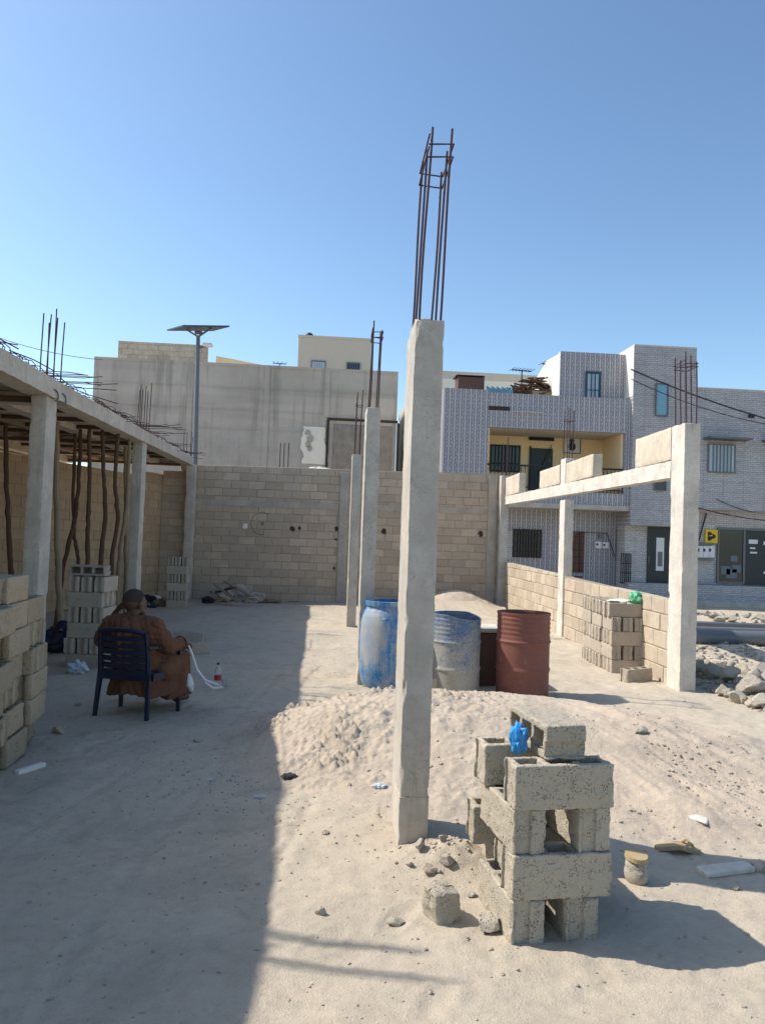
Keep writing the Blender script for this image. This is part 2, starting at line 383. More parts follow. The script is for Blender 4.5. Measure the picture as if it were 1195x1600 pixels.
def render_mat():
    """cement render of the tall wall: pour bands, drips, patches"""
    t = NT('cement_render'); x = t.sep(t.O)
    n1 = t.noise(.35, 6, .6, v=t.O); n2 = t.noise(2.2, 6, .65, v=t.O); st = t.noise(1.6, 5, .65, v=t.map(t.O, (1.6, 1.6, .12)))
    bd = t.noise(.9, 3, .5, v=t.map(t.O, (.12, .12, 1.3)))
    col = t.mix(t.ramp(n1, .35, .65), (.40, .36, .32), (.52, .475, .425))
    col = t.mix(t.math('MULTIPLY', t.ramp(bd, .5, .62), .5), col, (.33, .30, .265))
    col = t.mix(t.math('MULTIPLY', t.ramp(st, .50, .64), .6), col, (.25, .225, .20))
    col = t.mix(t.math('MULTIPLY', t.ramp(n2, .5, .75), .35), col, (.50, .45, .40))
    low = t.math('LESS_THAN', t.math('ADD', x[2], t.math('MULTIPLY', n2, .6)), 6.1)
    col = t.mix(t.math('MULTIPLY', low, .5), col, t.mix(n2, (.25, .23, .21), (.50, .47, .44)))
    return t.fin(col, .95, t.bump(n2, .4, .02), spec=.1)
M['render'] = render_mat()
def tile_strip():
    """patterned wall tiles: pale upright lines, between them a chain of ovals"""
    t = NT('patterned_tile'); x = t.sep(t.O)
    u = t.math('MULTIPLY', x[0], 1/.15); fu = t.math('FRACT', u)
    line = t.math('LESS_THAN', t.math('ABSOLUTE', t.math('SUBTRACT', fu, .5)), .075)
    col_i = t.math('FLOOR', u)
    v = t.math('FRACT', t.math('ADD', t.math('MULTIPLY', x[2], 1/.21), t.math('MULTIPLY', col_i, .5)))
    du = t.math('SUBTRACT', t.math('ABSOLUTE', t.math('SUBTRACT', fu, .5)), .5)      # 0 at the middle between lines
    dv = t.math('SUBTRACT', v, .5)
    e = t.math('ADD', t.math('MULTIPLY', t.math('MULTIPLY', du, du), 12), t.math('MULTIPLY', t.math('MULTIPLY', dv, dv), 7))
    oval = t.math('LESS_THAN', e, .55); core = t.math('LESS_THAN', e, .16)
    n = t.noise(30, 4, .7); 
    col = t.mix(n, (.20, .19, .21), (.36, .345, .37))
    col = t.mix(oval, col, t.mix(n, (.24, .23, .26), (.40, .39, .42)))
    col = t.mix(core, col, (.66, .65, .68))
    col = t.mix(line, col, (.64, .63, .65))
    g = t.brick(t.map(t.O, (1, 1, 1), rot=(rad(90), 0, 0)), 1, (1, 1, 1), (.93, .93, .94), (.66, .66, .68), .30, .42, .004, .0)
    col = t.mix(1.0, col, g[0], 'MULTIPLY')
    return t.fin(col, .45, t.bump(t.math('ADD', line, oval), .3, .004), spec=.4)
M['tile1'] = tile_strip()
def tile_stone(name, k=1.0, tint=(1, 1, 1)):
    t = NT(name); v = t.map(t.O, (1, 1, 1), rot=(rad(90), 0, 0))
    nn = t.n.new('ShaderNodeTexNoise'); nn.inputs['Scale'].default_value = 5; nn.inputs['Detail'].default_value = 3; t.l.new(t.O, nn.inputs['Vector'])
    w = t.n.new('ShaderNodeVectorMath'); w.operation = 'MULTIPLY_ADD'; t.l.new(nn.outputs[1], w.inputs[0]); w.inputs[1].default_value = (.07, .07, .07); t.l.new(v, w.inputs[2])
    c = lambda a: tuple(a*k*q for q in tint)
    b = t.brick(w.outputs[0], 1, c(.54), c(.41), c(.28), .15, .058, .009)
    b2 = t.brick(v, 1, (1, 1, 1), (.92, .92, .94), (.55, .55, .58), .6, .3, .006, 0)
    col = t.mix(1.0, b[0], b2[0], 'MULTIPLY')
    col = t.mix(t.math('MULTIPLY', t.ramp(t.noise(26, 4, .7), .45, .7), .5), col, c(.50))
    col = t.mix(t.math('MULTIPLY', t.ramp(t.noise(.5, 4, .6), .5, .75), .3), col, c(.24))
    return t.fin(col, .5, t.bump(t.math('SUBTRACT', 1, b[1]), .7, .012), spec=.35)
M['tile2'] = tile_stone('stone_look_tile', 1.0, (1.0, .985, 1.02))
M['tile2w'] = tile_stone('pale_stone_tile', 1.15, (1.02, 1, .98))
def drum_mat(name, paint, dirt, amt, rust=None, low=0.0, streak=1.0, splash=None):
    t = NT(name); x = t.sep(t.O)
    n1 = t.noise(5, 6, .7); n2 = t.noise(45, 5, .75); sv = t.noise(11, 6, .75, v=t.map(t.P, (3, 3, .22)))
    col = t.mix(n2, tuple(v*.75 for v in paint), tuple(v*1.2 for v in paint))
    s_ = t.math('ADD', t.math('MULTIPLY', n1, .45), t.math('ADD', t.math('MULTIPLY', sv, .33*streak), t.math('MULTIPLY', n2, .22+.33*(1-streak))))
    s_ = t.math('ADD', s_, t.math('MULTIPLY', t.math('SUBTRACT', .45, x[2]), low))
    m = t.ramp(s_, .60-amt*.2, .66-amt*.1)
    col = t.mix(t.math('MULTIPLY', m, .9), col, t.mix(n2, tuple(v*.75 for v in dirt), tuple(v*1.1 for v in dirt)))
    if rust: col = t.mix(t.math('MULTIPLY', t.ramp(t.noise(3, 6, .75), .42, .62), .7), col, rust)
    if splash:
        d = t.n.new('ShaderNodeVectorMath'); d.operation = 'DISTANCE'; t.l.new(t.map(t.O, (1, 1, .6)), d.inputs[0]); d.inputs[1].default_value = splash
        k = t.math('ADD', d.outputs['Value'], t.math('MULTIPLY', t.noise(9, 6, .75, v=t.map(t.P, (1.6, 1.6, .4))), .28))
        col = t.mix(t.math('MULTIPLY', t.ramp(k, .29, .36, (1, 1, 1), (0, 0, 0)), .6), col, tuple(v*1.15 for v in dirt))
    return t.fin(col, .6, t.bump(n2, .3, .003), spec=.3)
M['drum_blue'] = drum_mat('blue_plastic_dirty', (.035, .20, .45), (.42, .41, .38), .78, splash=(-.20, -.20, .36))
M['drum_mid'] = drum_mat('worn_blue_drum', (.09, .155, .27), (.42, .38, .31), 1.12, None, .26, .3)
M['drum_red'] = drum_mat('red_oxide_drum', (.22, .082, .062), (.33, .23, .19), .22, (.155, .068, .052))
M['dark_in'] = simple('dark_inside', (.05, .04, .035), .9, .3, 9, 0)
def cloth_mat():
    t = NT('brown_robe_cloth'); n = t.noise(9, 5, .6); w = t.noise(260, 2, .5)
    col = t.mix(n, (.11, .052, .032), (.20, .095, .055))
    fo = t.noise(11, 3, .5, v=t.map(t.P, (1, 1, .45)), dist=1.6)
    return t.fin(col, .85, t.bump(t.math('ADD', t.math('MULTIPLY', fo, 2.0), t.math('ADD', n, t.math('MULTIPLY', w, .2))), .7, .02), spec=.15)
M['robe'] = cloth_mat()

# ------------------------------------------------------------------ ground
def heap_h(x, y):
    """heaped sand in front of the drums"""
    def g(cx, cy, sx, sy, a, r=0):
        c, s = math.cos(r), math.sin(r); u = (x-cx)*c+(y-cy)*s; v = -(x-cx)*s+(y-cy)*c
        return a*np.exp(-((u/sx)**2)**1.25 - ((v/sy)**2)**1.25)
    h = g(.30, 6.2, .80, .80, .27) + g(1.05, 5.9, .8, .80, .23) + g(1.95, 6.05, .85, .95, .27, .2) + g(2.9, 5.6, 1.0, .9, .20, -.3)
    h += g(-.05, 5.6, .40, .5, .09) + g(2.4, 4.85, 1.0, .6, .10) + g(.75, 5.1, .7, .6, .08)
    return h
def rel(x, y, fine=True):
    z = .020*fb2(x, y, .9, 3, 3) + .012*fb2(x, y, 3.2, 3, 9)
    if fine: z = z + .0038*fb2(x, y, 9, 3, 21, .7) + .0022*np.abs(fb2(x, y, 24, 3, 31, .8)) + .006*np.maximum(fb2(x, y, 13, 3, 91, .7)-.2, 0)*np.clip(fb2(x, y, 1.1, 2, 92)*3, 0, 1)
    return z
_r2 = random.Random(31)
FEET = [(_r2.uniform(-2.0, 3.4), 2.0+_r2.random()**1.3*8, _r2.gauss(1.5, .5), _r2.uniform(.35, 1)) for _ in range(130)]
RUTS = [(-.9, 2.0, -.5, 9.5, .008), (-.35, 2.0, .0, 5.5, .006), (1.9, 2.2, 4.3, 4.2, .010), (2.4, 2.2, 4.6, 3.9, .009), (-1.9, 2.2, -1.1, 6.0, .005), (1.0, 2.0, 3.5, 2.6, .006)]
def ground_z(x, y):
    x = np.asarray(x, float); y = np.asarray(y, float)
    z = rel(x, y)
    fo_ = np.exp(-((x-.66)/.24)**2 - ((y-3.88)/.17)**2); z += .10*fo_ + fo_*.035*np.abs(fb2(x, y, 9, 3, 17, .6))           # spill round the pillar foot
    z += .30*np.exp(-((x-3.0)/1.1)**4 - ((y-18.3)/.9)**2)*1.0        # sand against the back wall
    st = np.clip((x-4.35)/.4, 0, 1)*np.clip((13.5-y)/1, 0, 1)*np.clip((y-7)/1.2, 0, 1)
    z += st*(.05+.05*np.abs(fb2(x, y, 2.5, 3, 41)))
    for (fx, fy, fa, fr) in FEET:
        k = (np.abs(x-fx) < .3) & (np.abs(y-fy) < .3)
        if k.any():
            u = (x[k]-fx)*math.cos(fa)+(y[k]-fy)*math.sin(fa); v = -(x[k]-fx)*math.sin(fa)+(y[k]-fy)*math.cos(fa); q = np.sqrt((u/.13)**2+(v/.05)**2)
            z[k] += fr*(-.011*np.exp(-q**4) + .005*np.exp(-((q-1.35)/.3)**2))
    for (ax_, ay_, bx2, by2, dd_) in RUTS:
        L_ = math.hypot(bx2-ax_, by2-ay_); u = ((x-ax_)*(bx2-ax_)+(y-ay_)*(by2-ay_))/L_; v = ((x-ax_)*(by2-ay_)-(y-ay_)*(bx2-ax_))/L_ + .05*np.sin(u*1.7+ax_)
        z += dd_*np.clip(u/.3, 0, 1)*np.clip((L_-u)/.3, 0, 1)*(-np.exp(-(v/.035)**2)+.5*np.exp(-((np.abs(v)-.07)/.03)**2))*(1+.5*np.sin(u*60))
    return z
def GZ(x, y): return float(ground_z(np.array([x]), np.array([y]))[0])
def graded(lo, a, b, hi, step, grow=1.14):
    r = list(np.arange(a, b+1e-6, step)); s = step; v = r[-1]; R = []
    while v < hi: s *= grow; v += s; R.append(min(v, hi))
    s = step; v = a; L = []
    while v > lo: s *= grow; v -= s; L.append(max(v, lo))
    return np.array(L[::-1] + r + R)
gx = graded(-900, -2.6, 4.6, 900, .02, 1.09); gy = np.concatenate([graded(-60, 1.9, 9.5, 9.5, .02)[:-1], graded(9.5, 9.5, 13, 2500, .055, 1.10)])
gy = np.unique(np.round(gy, 4))
X, Yg = np.meshgrid(gx, gy, indexing='ij'); xf, yf = X.ravel(), Yg.ravel()
zf = ground_z(xf, yf); far = (np.abs(xf) > 40) | (yf > 45); zf[far] = 0
nx, ny = len(gx), len(gy); I = (np.arange(nx-1)[:, None]*ny + np.arange(ny-1)[None]).ravel()
SHARP = False
tag(mk('ground', np.stack([xf, yf, zf], -1), np.stack([I, I+ny, I+ny+1, I+1], -1), M['ground'], smooth=True), kind='structure')
# heap: a sheet that dives under the ground all round
hx = np.arange(-1.3, 4.6, .0125); hy = np.arange(3.6, 7.9, .0125); X, Yg = np.meshgrid(hx, hy, indexing='ij'); xf, yf = X.ravel(), Yg.ravel()
hh = heap_h(xf, yf); lump = np.abs(fb2(xf, yf, 5, 4, 51, .6)); clod = np.maximum(fb2(xf, yf, 17, 4, 61, .75)-.1, 0)
an_ = np.arctan2(6.9-yf, xf-1.2+.25*(6.9-yf)); rd_ = np.hypot(6.9-yf, xf-1.2); rut = (fb2(an_, rd_*.06, 14, 3, 5) + .6*fb2(an_, rd_*.08, 34, 2, 6))*np.clip((xf-1.75)/.35, 0, 1)
amt = np.clip(hh/.12, 0, 1); lf = np.clip((1.9-xf)/.7, .06, 1); cm = np.clip(.35+1.3*fb2(xf, yf, 1.7, 3, 55), .08, 1.0); crest = np.clip((hh-.05)/.1, 0, 1)
hz = rel(xf, yf) + hh - .035 + amt*(.020*lump*lf + .042*clod*lf*cm + .030*rut*(1-lf)) + amt*(.12+.88*lf)*cm*(.020*np.abs(fb2(xf, yf, 26, 3, 73, .8)) + .008*np.abs(fb2(xf, yf, 55, 2, 71)))
nx, ny = len(hx), len(hy); I = (np.arange(nx-1)[:, None]*ny + np.arange(ny-1)[None]).ravel()
Fq = np.stack([I, I+ny, I+ny+1, I+1], -1); gz0 = ground_z(xf, yf); keep = (hz-gz0)[Fq].max(1) > -.004
mo = mk('sand_heap', np.stack([xf, yf, hz], -1), Fq[keep], M['sand'], smooth=True)
tag(mo, 'low heap of pale pinkish building sand spread in front of the three drums', 'sand heap', kind='stuff')
def TZ(x, y):
    """top of ground or heap"""
    a = GZ(x, y); h = heap_h(np.array([x]), np.array([y]))[0] + float(rel(np.array([x]), np.array([y]))[0]) - .035
    return max(a, h)
bx = np.arange(1.4, 4.3, .04); by = np.arange(16.9, 18.95, .04); X, Yg = np.meshgrid(bx, by, indexing='ij'); xf, yf = X.ravel(), Yg.ravel()
hz = .50*np.exp(-((xf-3.15)/.95)**2 - ((yf-18.4)/.65)**2) - .05 + .03*np.abs(fb2(xf, yf, 6, 3, 81)) + rel(xf, yf)
nx, ny = len(bx), len(by); I = (np.arange(nx-1)[:, None]*ny + np.arange(ny-1)[None]).ravel()
tag(mk('gravel_heap', np.stack([xf, yf, hz], -1), np.stack([I, I+ny, I+ny+1, I+1], -1), M['sand'], smooth=True),
    'low heap of gravelly sand banked against the foot of the back wall', 'sand heap', kind='stuff')
SHARP = True

# ------------------------------------------------------------------ concrete columns
def rods(parent, pts, z0, z1, lean, r=.008, ties=(), zj=.06, seed=0, tie_rect=None):
    rg = random.Random(seed)
    for i, (x, y) in enumerate(pts):
        zt = z1[i] if hasattr(z1, '__len__') else z1 + rg.uniform(-zj, zj); n = 7; P = []
        wx, wy = rg.uniform(-.005, .005), rg.uniform(-.005, .005)
        for k in range(n+1):
            f = k/n; P.append((x + lean[0]*f + wx*math.sin(f*5+i), y + lean[1]*f + wy*math.sin(f*4+i*2), z0-.05 + (zt-z0+.05)*f))
        MB().tube(P, r, 7).build('rebar', M['rebar'], parent, True)
    for zt, f in ties:
        xs = [p[0] for p in pts]; ys = [p[1] for p in pts]; e = r*1.8
        c = [(min(xs)-e, min(ys)-e), (max(xs)+e, min(ys)-e), (max(xs)+e, max(ys)+e), (min(xs)-e, max(ys)+e), (min(xs)-e, min(ys)-e-.03)]
        MB().tube([(a+lean[0]*f, b+lean[1]*f, zt + .01*i) for i, (a, b) in enumerate(c)], r*.7, 6).build('stirrup', M['rebar'], parent, True)
def column(label, x, y, w, d, h, bars, bar_top, lean=(0, 0), ties=(), seed=0, step=.03, amp=.003, z0=-.05, group=None, mat=None, zj=.06, rz=0, top_rag=.012, rr=.008, chip=.02):
    t = thing('concrete_column', label, 'concrete column', (x, y, 0), rz, group)
    V, F = rough_box(w, d, h-z0, step, amp*.6, .0035, seed, .001, 30, chip=chip)
    V[:, 2] += z0; k = V[:, 2] > h-.012; V[k, 2] += np.abs(vn(V[k]*28, seed+3))*top_rag*1.5 - top_rag*.4
    w_ = np.clip((V[:, 2]-(h-.22))/.22, 0, 1); w2_ = np.exp(-((V[:, 2]-.27)/.05)**2)*.8; nn_ = np.maximum(fbm(V*26, 3, seed+9, .7), 0)
    V[:, 0] -= np.sign(V[:, 0])*nn_*.011*np.maximum(w_, w2_); V[:, 1] -= np.sign(V[:, 1])*nn_*.011*np.maximum(w_, w2_)
    mk('shaft', V, F, mat or M['conc'], t, True)
    me = t.children[0].data
    if bars: rods(t, bars, h, bar_top, lean, rr, ties, zj, seed)
    return t
def cage(w, d, nx_, ny_, m=.03):
    xs = np.linspace(-w/2+m, w/2-m, nx_); ys = np.linspace(-d/2+m, d/2-m, ny_)
    return [(float(a), float(b)) for b in ys for a in xs]
c = column('tall pitted concrete column nearest the camera, with a sunlit left face and six long bars rising from its top', .508, 4.27, .155, .42, 2.775,
       cage(.155, .42, 2, 3, .022), [3.83, 3.83, 3.80, 3.80, 3.83, 3.77], (.035, .0), ((3.66, .85), (3.73, .9)), 1, .016, .0022, rr=.0068)
# rough cold joint near the foot
MB().bev(-.0785, .0785, -.2125, .2125, .255, .262, .002).build('cold_joint', M['conc'], c)
G3 = 'columns in the middle row'
column('slim concrete column directly behind the blue plastic drum, with two tall bars on top', .475, 8.71, .155, .40, 3.05, [(-.045, -.15), (.045, -.15), (-.045, .15), (.045, .15)], 3.98, (.02, 0), ((3.90, .9), (3.84, .85)), 2, .035, group=G3)
column('farthest slim concrete column of the middle row, standing on bare sand left of the blue drum', .505, 14.1, .165, .38, 3.10, [(-.045, -.14), (.045, -.14), (-.045, .14), (.045, .14)], 4.28, (.02, 0), ((4.0, .8),), 3, .06, group=G3)
LX = lambda y: -2.94 - .030*max(0, y-8.5)          # slab edge line
LZ = lambda y: 2.985 + max(0, y-8.5)*.022
GL = 'columns under the slab edge'
for y, lb in ((3.9, 'concrete column under the nearest end of the slab, beside the left-edge pile'), (8.5, 'concrete column carrying the slab, just behind the left-edge block pile'), (13.4, 'concrete column carrying the slab, behind the seated man')):
    column(lb, LX(y)-.12, y+.0, .165, .30, LZ(y), None, 0, seed=int(y*7), step=.04, group=GL)
column('concrete column at the back wall under the far end of the slab, behind the small block pile', -3.27, 18.86, .22, .20, LZ(18.7), None, 0, seed=91, step=.08, group=GL)
RX = lambda y: 3.96 + .036*(y-8.5)
GR = 'columns of the right-hand frame'
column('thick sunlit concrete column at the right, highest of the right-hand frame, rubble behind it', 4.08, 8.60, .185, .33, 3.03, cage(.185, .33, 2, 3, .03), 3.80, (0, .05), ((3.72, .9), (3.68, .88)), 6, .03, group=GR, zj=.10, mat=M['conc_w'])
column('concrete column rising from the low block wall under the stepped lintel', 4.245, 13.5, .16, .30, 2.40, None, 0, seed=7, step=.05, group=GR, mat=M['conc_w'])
MBt = thing('concrete_column', 'slim starter column with tall bars above the stepped lintel in front of the balcony', 'concrete column', (4.245, 13.5, 0), 0, GR)
V, F = rough_box(.17, .28, .50, .05, .003, .007, 8); V[:, 2] += 2.64; mk('shaft', V, F, M['conc_w'], MBt, True)
rods(MBt, [(-.05, -.1), (.05, -.1), (-.05, .1), (.05, .1)], 3.12, 4.05, (0, 0), .008, ((3.8, .7),), .08, 12)
column('short concrete column at the far right corner, where the low wall meets the back wall', 4.33, 18.80, .20, .20, 3.26, [(-.06, -.05), (.06, -.05), (.06, .05)], 4.15, (0, 0), (), 14, .08, group=GR, zj=.1)

# lintel and the masonry left on it
def line_box(name, xf_, y0, y1, zf0, zf1, w, mat, label, cat, group=None, step=.05, amp=.004, seed=0):
    L = y1-y0; V, F = rough_box(w, L, 1.0, step, 0, .006, seed)
    yy = V[:, 1] + (y0+y1)/2; zz = V[:, 2]; a = np.array([zf0(q) for q in yy]); b = np.array([zf1(q) for q in yy]); xo = np.array([xf_(q) for q in yy])
    W = np.stack([xo + V[:, 0], yy, a + zz*(b-a)], -1)
    W += np.stack([fbm(W*14, 3, seed+i) for i in range(3)], -1)*amp
    o = mk(name, W, F, mat, None, True); tag(o, label, cat, group); return o
z_lo = lambda y: 2.43 + .012*(y-8.7); z_hi = lambda y: 2.63 + .012*(y-8.7)
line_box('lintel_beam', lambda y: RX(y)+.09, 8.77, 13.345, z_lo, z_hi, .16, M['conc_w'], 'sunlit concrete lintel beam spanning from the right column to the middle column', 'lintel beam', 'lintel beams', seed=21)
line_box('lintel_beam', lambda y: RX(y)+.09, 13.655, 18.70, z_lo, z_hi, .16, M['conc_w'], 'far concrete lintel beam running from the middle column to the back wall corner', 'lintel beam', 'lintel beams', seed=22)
V, F = rough_box(.16, .31, .20, .05, .003, .006, 8); V += np.array([RX(13.5)+.09, 13.5, z_lo(13.5)]); mk('beam_seat', V, F, M['conc_w'], MBt, True); 
for o in MBt.children:
    if o.name.startswith('beam_seat'): o.location = (-4.245, -13.5, 0)
def masonry(name, L, H, th, bl, bh, mat, label=None, cat=None, group=None, parent=None, joint=.012, seed=0, top=None, both=True, jit=.004, skip=None, y0off=0):
    """wall along local x from 0 to L, front face y=0, every block a slightly proud chamfered box on a mortar core"""
    rg = random.Random(seed); mb = MB(); n = int(H/bh + .999)
    tp = top or (lambda x: H)
    k = max(1, int(L/bl*2))
    # core
    xs = [L*i/k for i in range(k+1)]
    for a, b in zip(xs[:-1], xs[1:]):
        h = tp((a+b)/2); mb.box(a if a else .01, b if b < L else L-.01, .012, th-.012, 0, h-.012, -2.0)
    for r in range(n):
        x = -bl*(.5 if r % 2 else 0) - (rg.uniform(0, .1)*bl)
        while x < L:
            w = bl*rg.uniform(.96, 1.04); a, b = max(x, 0)+joint/2, min(x+w, L)-joint/2; x += w
            if b-a < .04: continue
            h = tp((a+b)/2); z0 = r*bh+joint/2; z1 = min((r+1)*bh-joint/2, h)
            if z1-z0 < .03 or (skip and skip((a+b)/2, (z0+z1)/2)): continue
            j = rg.uniform(-jit, jit); tt = rg.uniform(-1, 1)
            mb.bev(a, b, j, th-j if both else th-.001, z0, z1, .006, tt)
    o = mk(name, mb.V, mb.F, mat, parent, attr=mb.A)
    if label: tag(o, label, cat, group)
    return o
def place(o, x, y, z, ang): o.location = (x, y, z); o.rotation_euler = (0, 0, ang); return o
# the wall pieces on the lintel: run along +y, lit face towards -x (local front y=0 -> rotate +90 puts front facing +x, so use -90 from the far end)
def on_line(o, yfar, z, dx=0): return place(o, RX(yfar)+dx+.015, yfar, z, -math.pi/2 - .036)
M['frag'] = concrete_mat('rendered_tan_masonry', (.58, .49, .385), pit=.4)
M['wall_frag'] = wall_mat('lintel_masonry', (.54, .45, .36), (.54, .46, .37), .03, (.46, .37, .28))
for (ya, yb, zt, lb) in ((8.78, 9.92, 3.03, 'tan block wall piece on the lintel against the thick right column'),
                         (11.75, 13.30, 3.04, 'near half of the raised block wall piece left on the lintel beside the middle column'),
                         (13.70, 15.2, 3.06, 'far half of the raised block wall piece on the lintel beyond the middle column'),
                         (17.15, 18.68, 3.20, 'small block wall stub on the far end of the lintel at the back corner')):
    z0 = z_hi(yb)+.002
    V, F = rough_box(.15, yb-ya, zt-z0, .045, .004, .006, int(ya*10), .004); o = mk('block_wall_piece', V, F, M['frag'], None, True)
    o.location = (RX((ya+yb)/2)+.09, (ya+yb)/2, z0); o.rotation_euler = (0, 0, -.036); tag(o, lb, 'wall piece', 'wall pieces on the lintel')
# ------------------------------------------------------------------ walls of the plot
bw = masonry('back_wall', 8.35, 3.27, .16, .42, .193, M['wall_back'], 'long unrendered block wall closing the back of the plot, with dark pockets and a faint chalk circle', 'block wall', seed=5,
             top=lambda x: 3.08 if x < .55 else 3.24+.012*(x-.6))
bw.location = (-3.98, 19.0, 0)
for x0, x1, pr, h in ((3.98+.30, 3.98+.52, .035, 3.2), (3.98+3.98, 3.98+4.2, .03, 3.25)):
    V, F = rough_box(x1-x0, .10, h, .08, .004, .006, int(x0*9)); V += np.array([(x0+x1)/2, .05-pr, 0]); mk('pilaster', V, F, M['conc_d'], bw, True)
mb = MB()
mb.box(.75, 4.27, -.014, .1, 2.28, 2.42); mb.box(4.51, 7.95, -.014, .1, 2.30, 2.44)
mk('ring_beam', mb.V, mb.F, M['conc_d'], bw)
for i, (px, py, r) in enumerate(((457, 826, .055), (468, 825, .035), (526, 826, .05), (600, 830, .06), (751, 834, .06), (525, 843, .025), (522, 888, .03), (303, 765, .03), (303, 838, .03), (767, 863, .03))):
    p = at(px, py, 18.98); mb = MB(); n = 10; rg = random.Random(i)
    V = [(p.x+3.98+r*(1+rg.uniform(-.25, .25))*math.cos(6.283*k/n), -.012, p.z+r*(1.2+rg.uniform(-.25, .25))*math.sin(6.283*k/n)) for k in range(n)]
    V += [(v[0], .03, v[2]) for v in V]
    mb.add(V, [tuple(range(n))] + [(k, (k+1) % n, n+(k+1) % n, n+k) for k in range(n)]); mb.build('pocket_shade', M['dark_in'], bw)  # flat dark discs: the shade inside the wall's holes put into colour
p = at(410, 818, 18.98); mb = MB(); mb.tube([(p.x+3.98+.27*math.cos(a), -.007, p.z+.27*math.sin(a)) for a in np.linspace(1.0, 4.9, 30)], .004, 5); mb.tube([(p.x+3.98+.03*math.cos(a), -.012, p.z+.03*math.sin(a)) for a in np.linspace(0, 6.28, 10)], .006, 5)
mb.build('charcoal_circle', M['dark_in'], bw)
p = at(383, 822, 18.98); V, F = rough_box(.12, .02, .12, .03, .012, .006, 3); V += np.array([p.x+3.98, -.006, p.z-.06]); mk('mortar_patch', V, F, M['whitew'], bw, True)
# low wall on the right
Lw = 18.75-8.77
lw = masonry('low_wall', Lw, 1.10, .15, .41, .205, M['wall_low'], 'low sunlit tan block wall running back along the right side of the plot', 'block wall', seed=8, jit=.005,
             top=lambda x: 1.14-.14*(x/Lw))
place(lw, RX(18.75)+.06, 18.75, 0, -math.pi/2-.036)
# left wall under the slab
a0 = math.atan2(19-13.4, -3.98+5.66)
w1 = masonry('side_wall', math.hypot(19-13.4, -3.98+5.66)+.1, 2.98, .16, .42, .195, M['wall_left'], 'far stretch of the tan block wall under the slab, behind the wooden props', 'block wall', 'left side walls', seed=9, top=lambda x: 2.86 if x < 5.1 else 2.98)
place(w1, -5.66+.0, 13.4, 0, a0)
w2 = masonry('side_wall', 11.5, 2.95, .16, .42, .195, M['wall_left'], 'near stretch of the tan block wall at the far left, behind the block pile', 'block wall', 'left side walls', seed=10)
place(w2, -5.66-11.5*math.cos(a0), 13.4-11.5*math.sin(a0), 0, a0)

# ------------------------------------------------------------------ slab on the left
sb = thing('concrete_slab', 'unfinished concrete floor slab on columns at the left, edge bristling with loose steel', 'concrete slab', (0, 0, 0))
y0, y1 = -4.0, 18.95
ys = [y0, 3, 8.5, 13.4, y1]
def strip(xo0, xo1, zb, zt, name, mat, ya=y0, yb=y1, step=.12, amp=.004):
    L = yb-ya; V, F = rough_box(abs(xo1-xo0), L, 1.0, step, 0, .008, 4)
    yy = V[:, 1]+(ya+yb)/2; xl = np.array([LX(q) for q in yy]); zl = np.array([LZ(q) for q in yy])
    W = np.stack([xl + (xo0+xo1)/2 + V[:, 0], yy, zl + zb + V[:, 2]*(zt-zb)], -1); W += np.stack([fbm(W*8, 3, 3+i) for i in range(3)], -1)*amp
    return mk(name, W, F, mat, sb, True)
strip(-.26, 0, 0, .195, 'edge_beam', M['conc_slab'], step=.06)
strip(-9.0, -.262, .10, .17, 'deck', M['conc_slab'], step=.35)
strip(-.95, -.75, .0, .098, 'joist', M['conc_slab'], step=.2)
strip(-3.1, -2.85, -.06, .098, 'joist', M['conc_slab'], step=.2)
for q in (-1.6, -2.2, -3.8, -4.6, -5.4): strip(q, q+.10, .02, .098, 'joist', M['plank'], step=.3)
for y in (3.9, 8.55, 13.45, 18.6):
    mb = MB(); mb.box(LX(y)-7.5, LX(y)-.27, y-.02, y+.10, LZ(y)-.035, LZ(y)+.015)
    mb.build('formwork_bearer', M['wood'], sb)
    mb = MB(); mb.box(LX(y)-7.5, LX(y)-.27, y+.2, y+.42, LZ(y)-.02, LZ(y)+.095); mb.build('cross_beam', M['conc_slab'], sb)
for k in range(22):
    y = -1+k*.92
    if min(abs(y-q) for q in (3.9, 8.55, 13.45, 18.6)) < .5: continue
    MB().box(LX(y)-6.5, LX(y)-.28, y, y+.06, LZ(y)+.045, LZ(y)+.095).build('formwork_board', M['wood'], sb)
rg = random.Random(4); mb = MB()
for k in range(150):                      # open stirrups standing out of the edge beam
    y = 2.2 + k*.112 + rg.uniform(-.03, .03); x = LX(y)-.13+rg.uniform(-.03, .03); z = LZ(y)+.19; h = rg.uniform(.03, .12); w = rg.uniform(.06, .11); le = rg.uniform(-.12, .12)
    mb.tube([(x-w, y, z-.02), (x-w, y+le*.3, z+h*.8), (x-w*.6, y+le*.5, z+h), (x+w*.5, y+le, z+h*.95), (x+w, y+le, z+h*.6), (x+w*1.02, y+le*.8, z+h*.2)], .005, 5)
mb.build('stirrup_row', M['rebar'], sb, True)['kind'] = 'stuff'
mb = MB()
for k in range(46):                       # loose long bars and offcuts lying along the edge
    y = rg.uniform(2.0, 17.5); L = rg.uniform(.4, 2.2); a = rg.uniform(-.12, .12); x = LX(y)-rg.uniform(.03, .5); z = LZ(y)+.20+rg.uniform(0, .09)
    mb.tube([(x, y, z), (x+a*L*.5, y+L*.5, LZ(y+L*.5)+.2+rg.uniform(0, .09)), (x+a*L, y+L, LZ(y+L)+.2+rg.uniform(0, .12))], .006, 5)
mb.build('loose_bars', M['rebar'], sb, True)['kind'] = 'stuff'
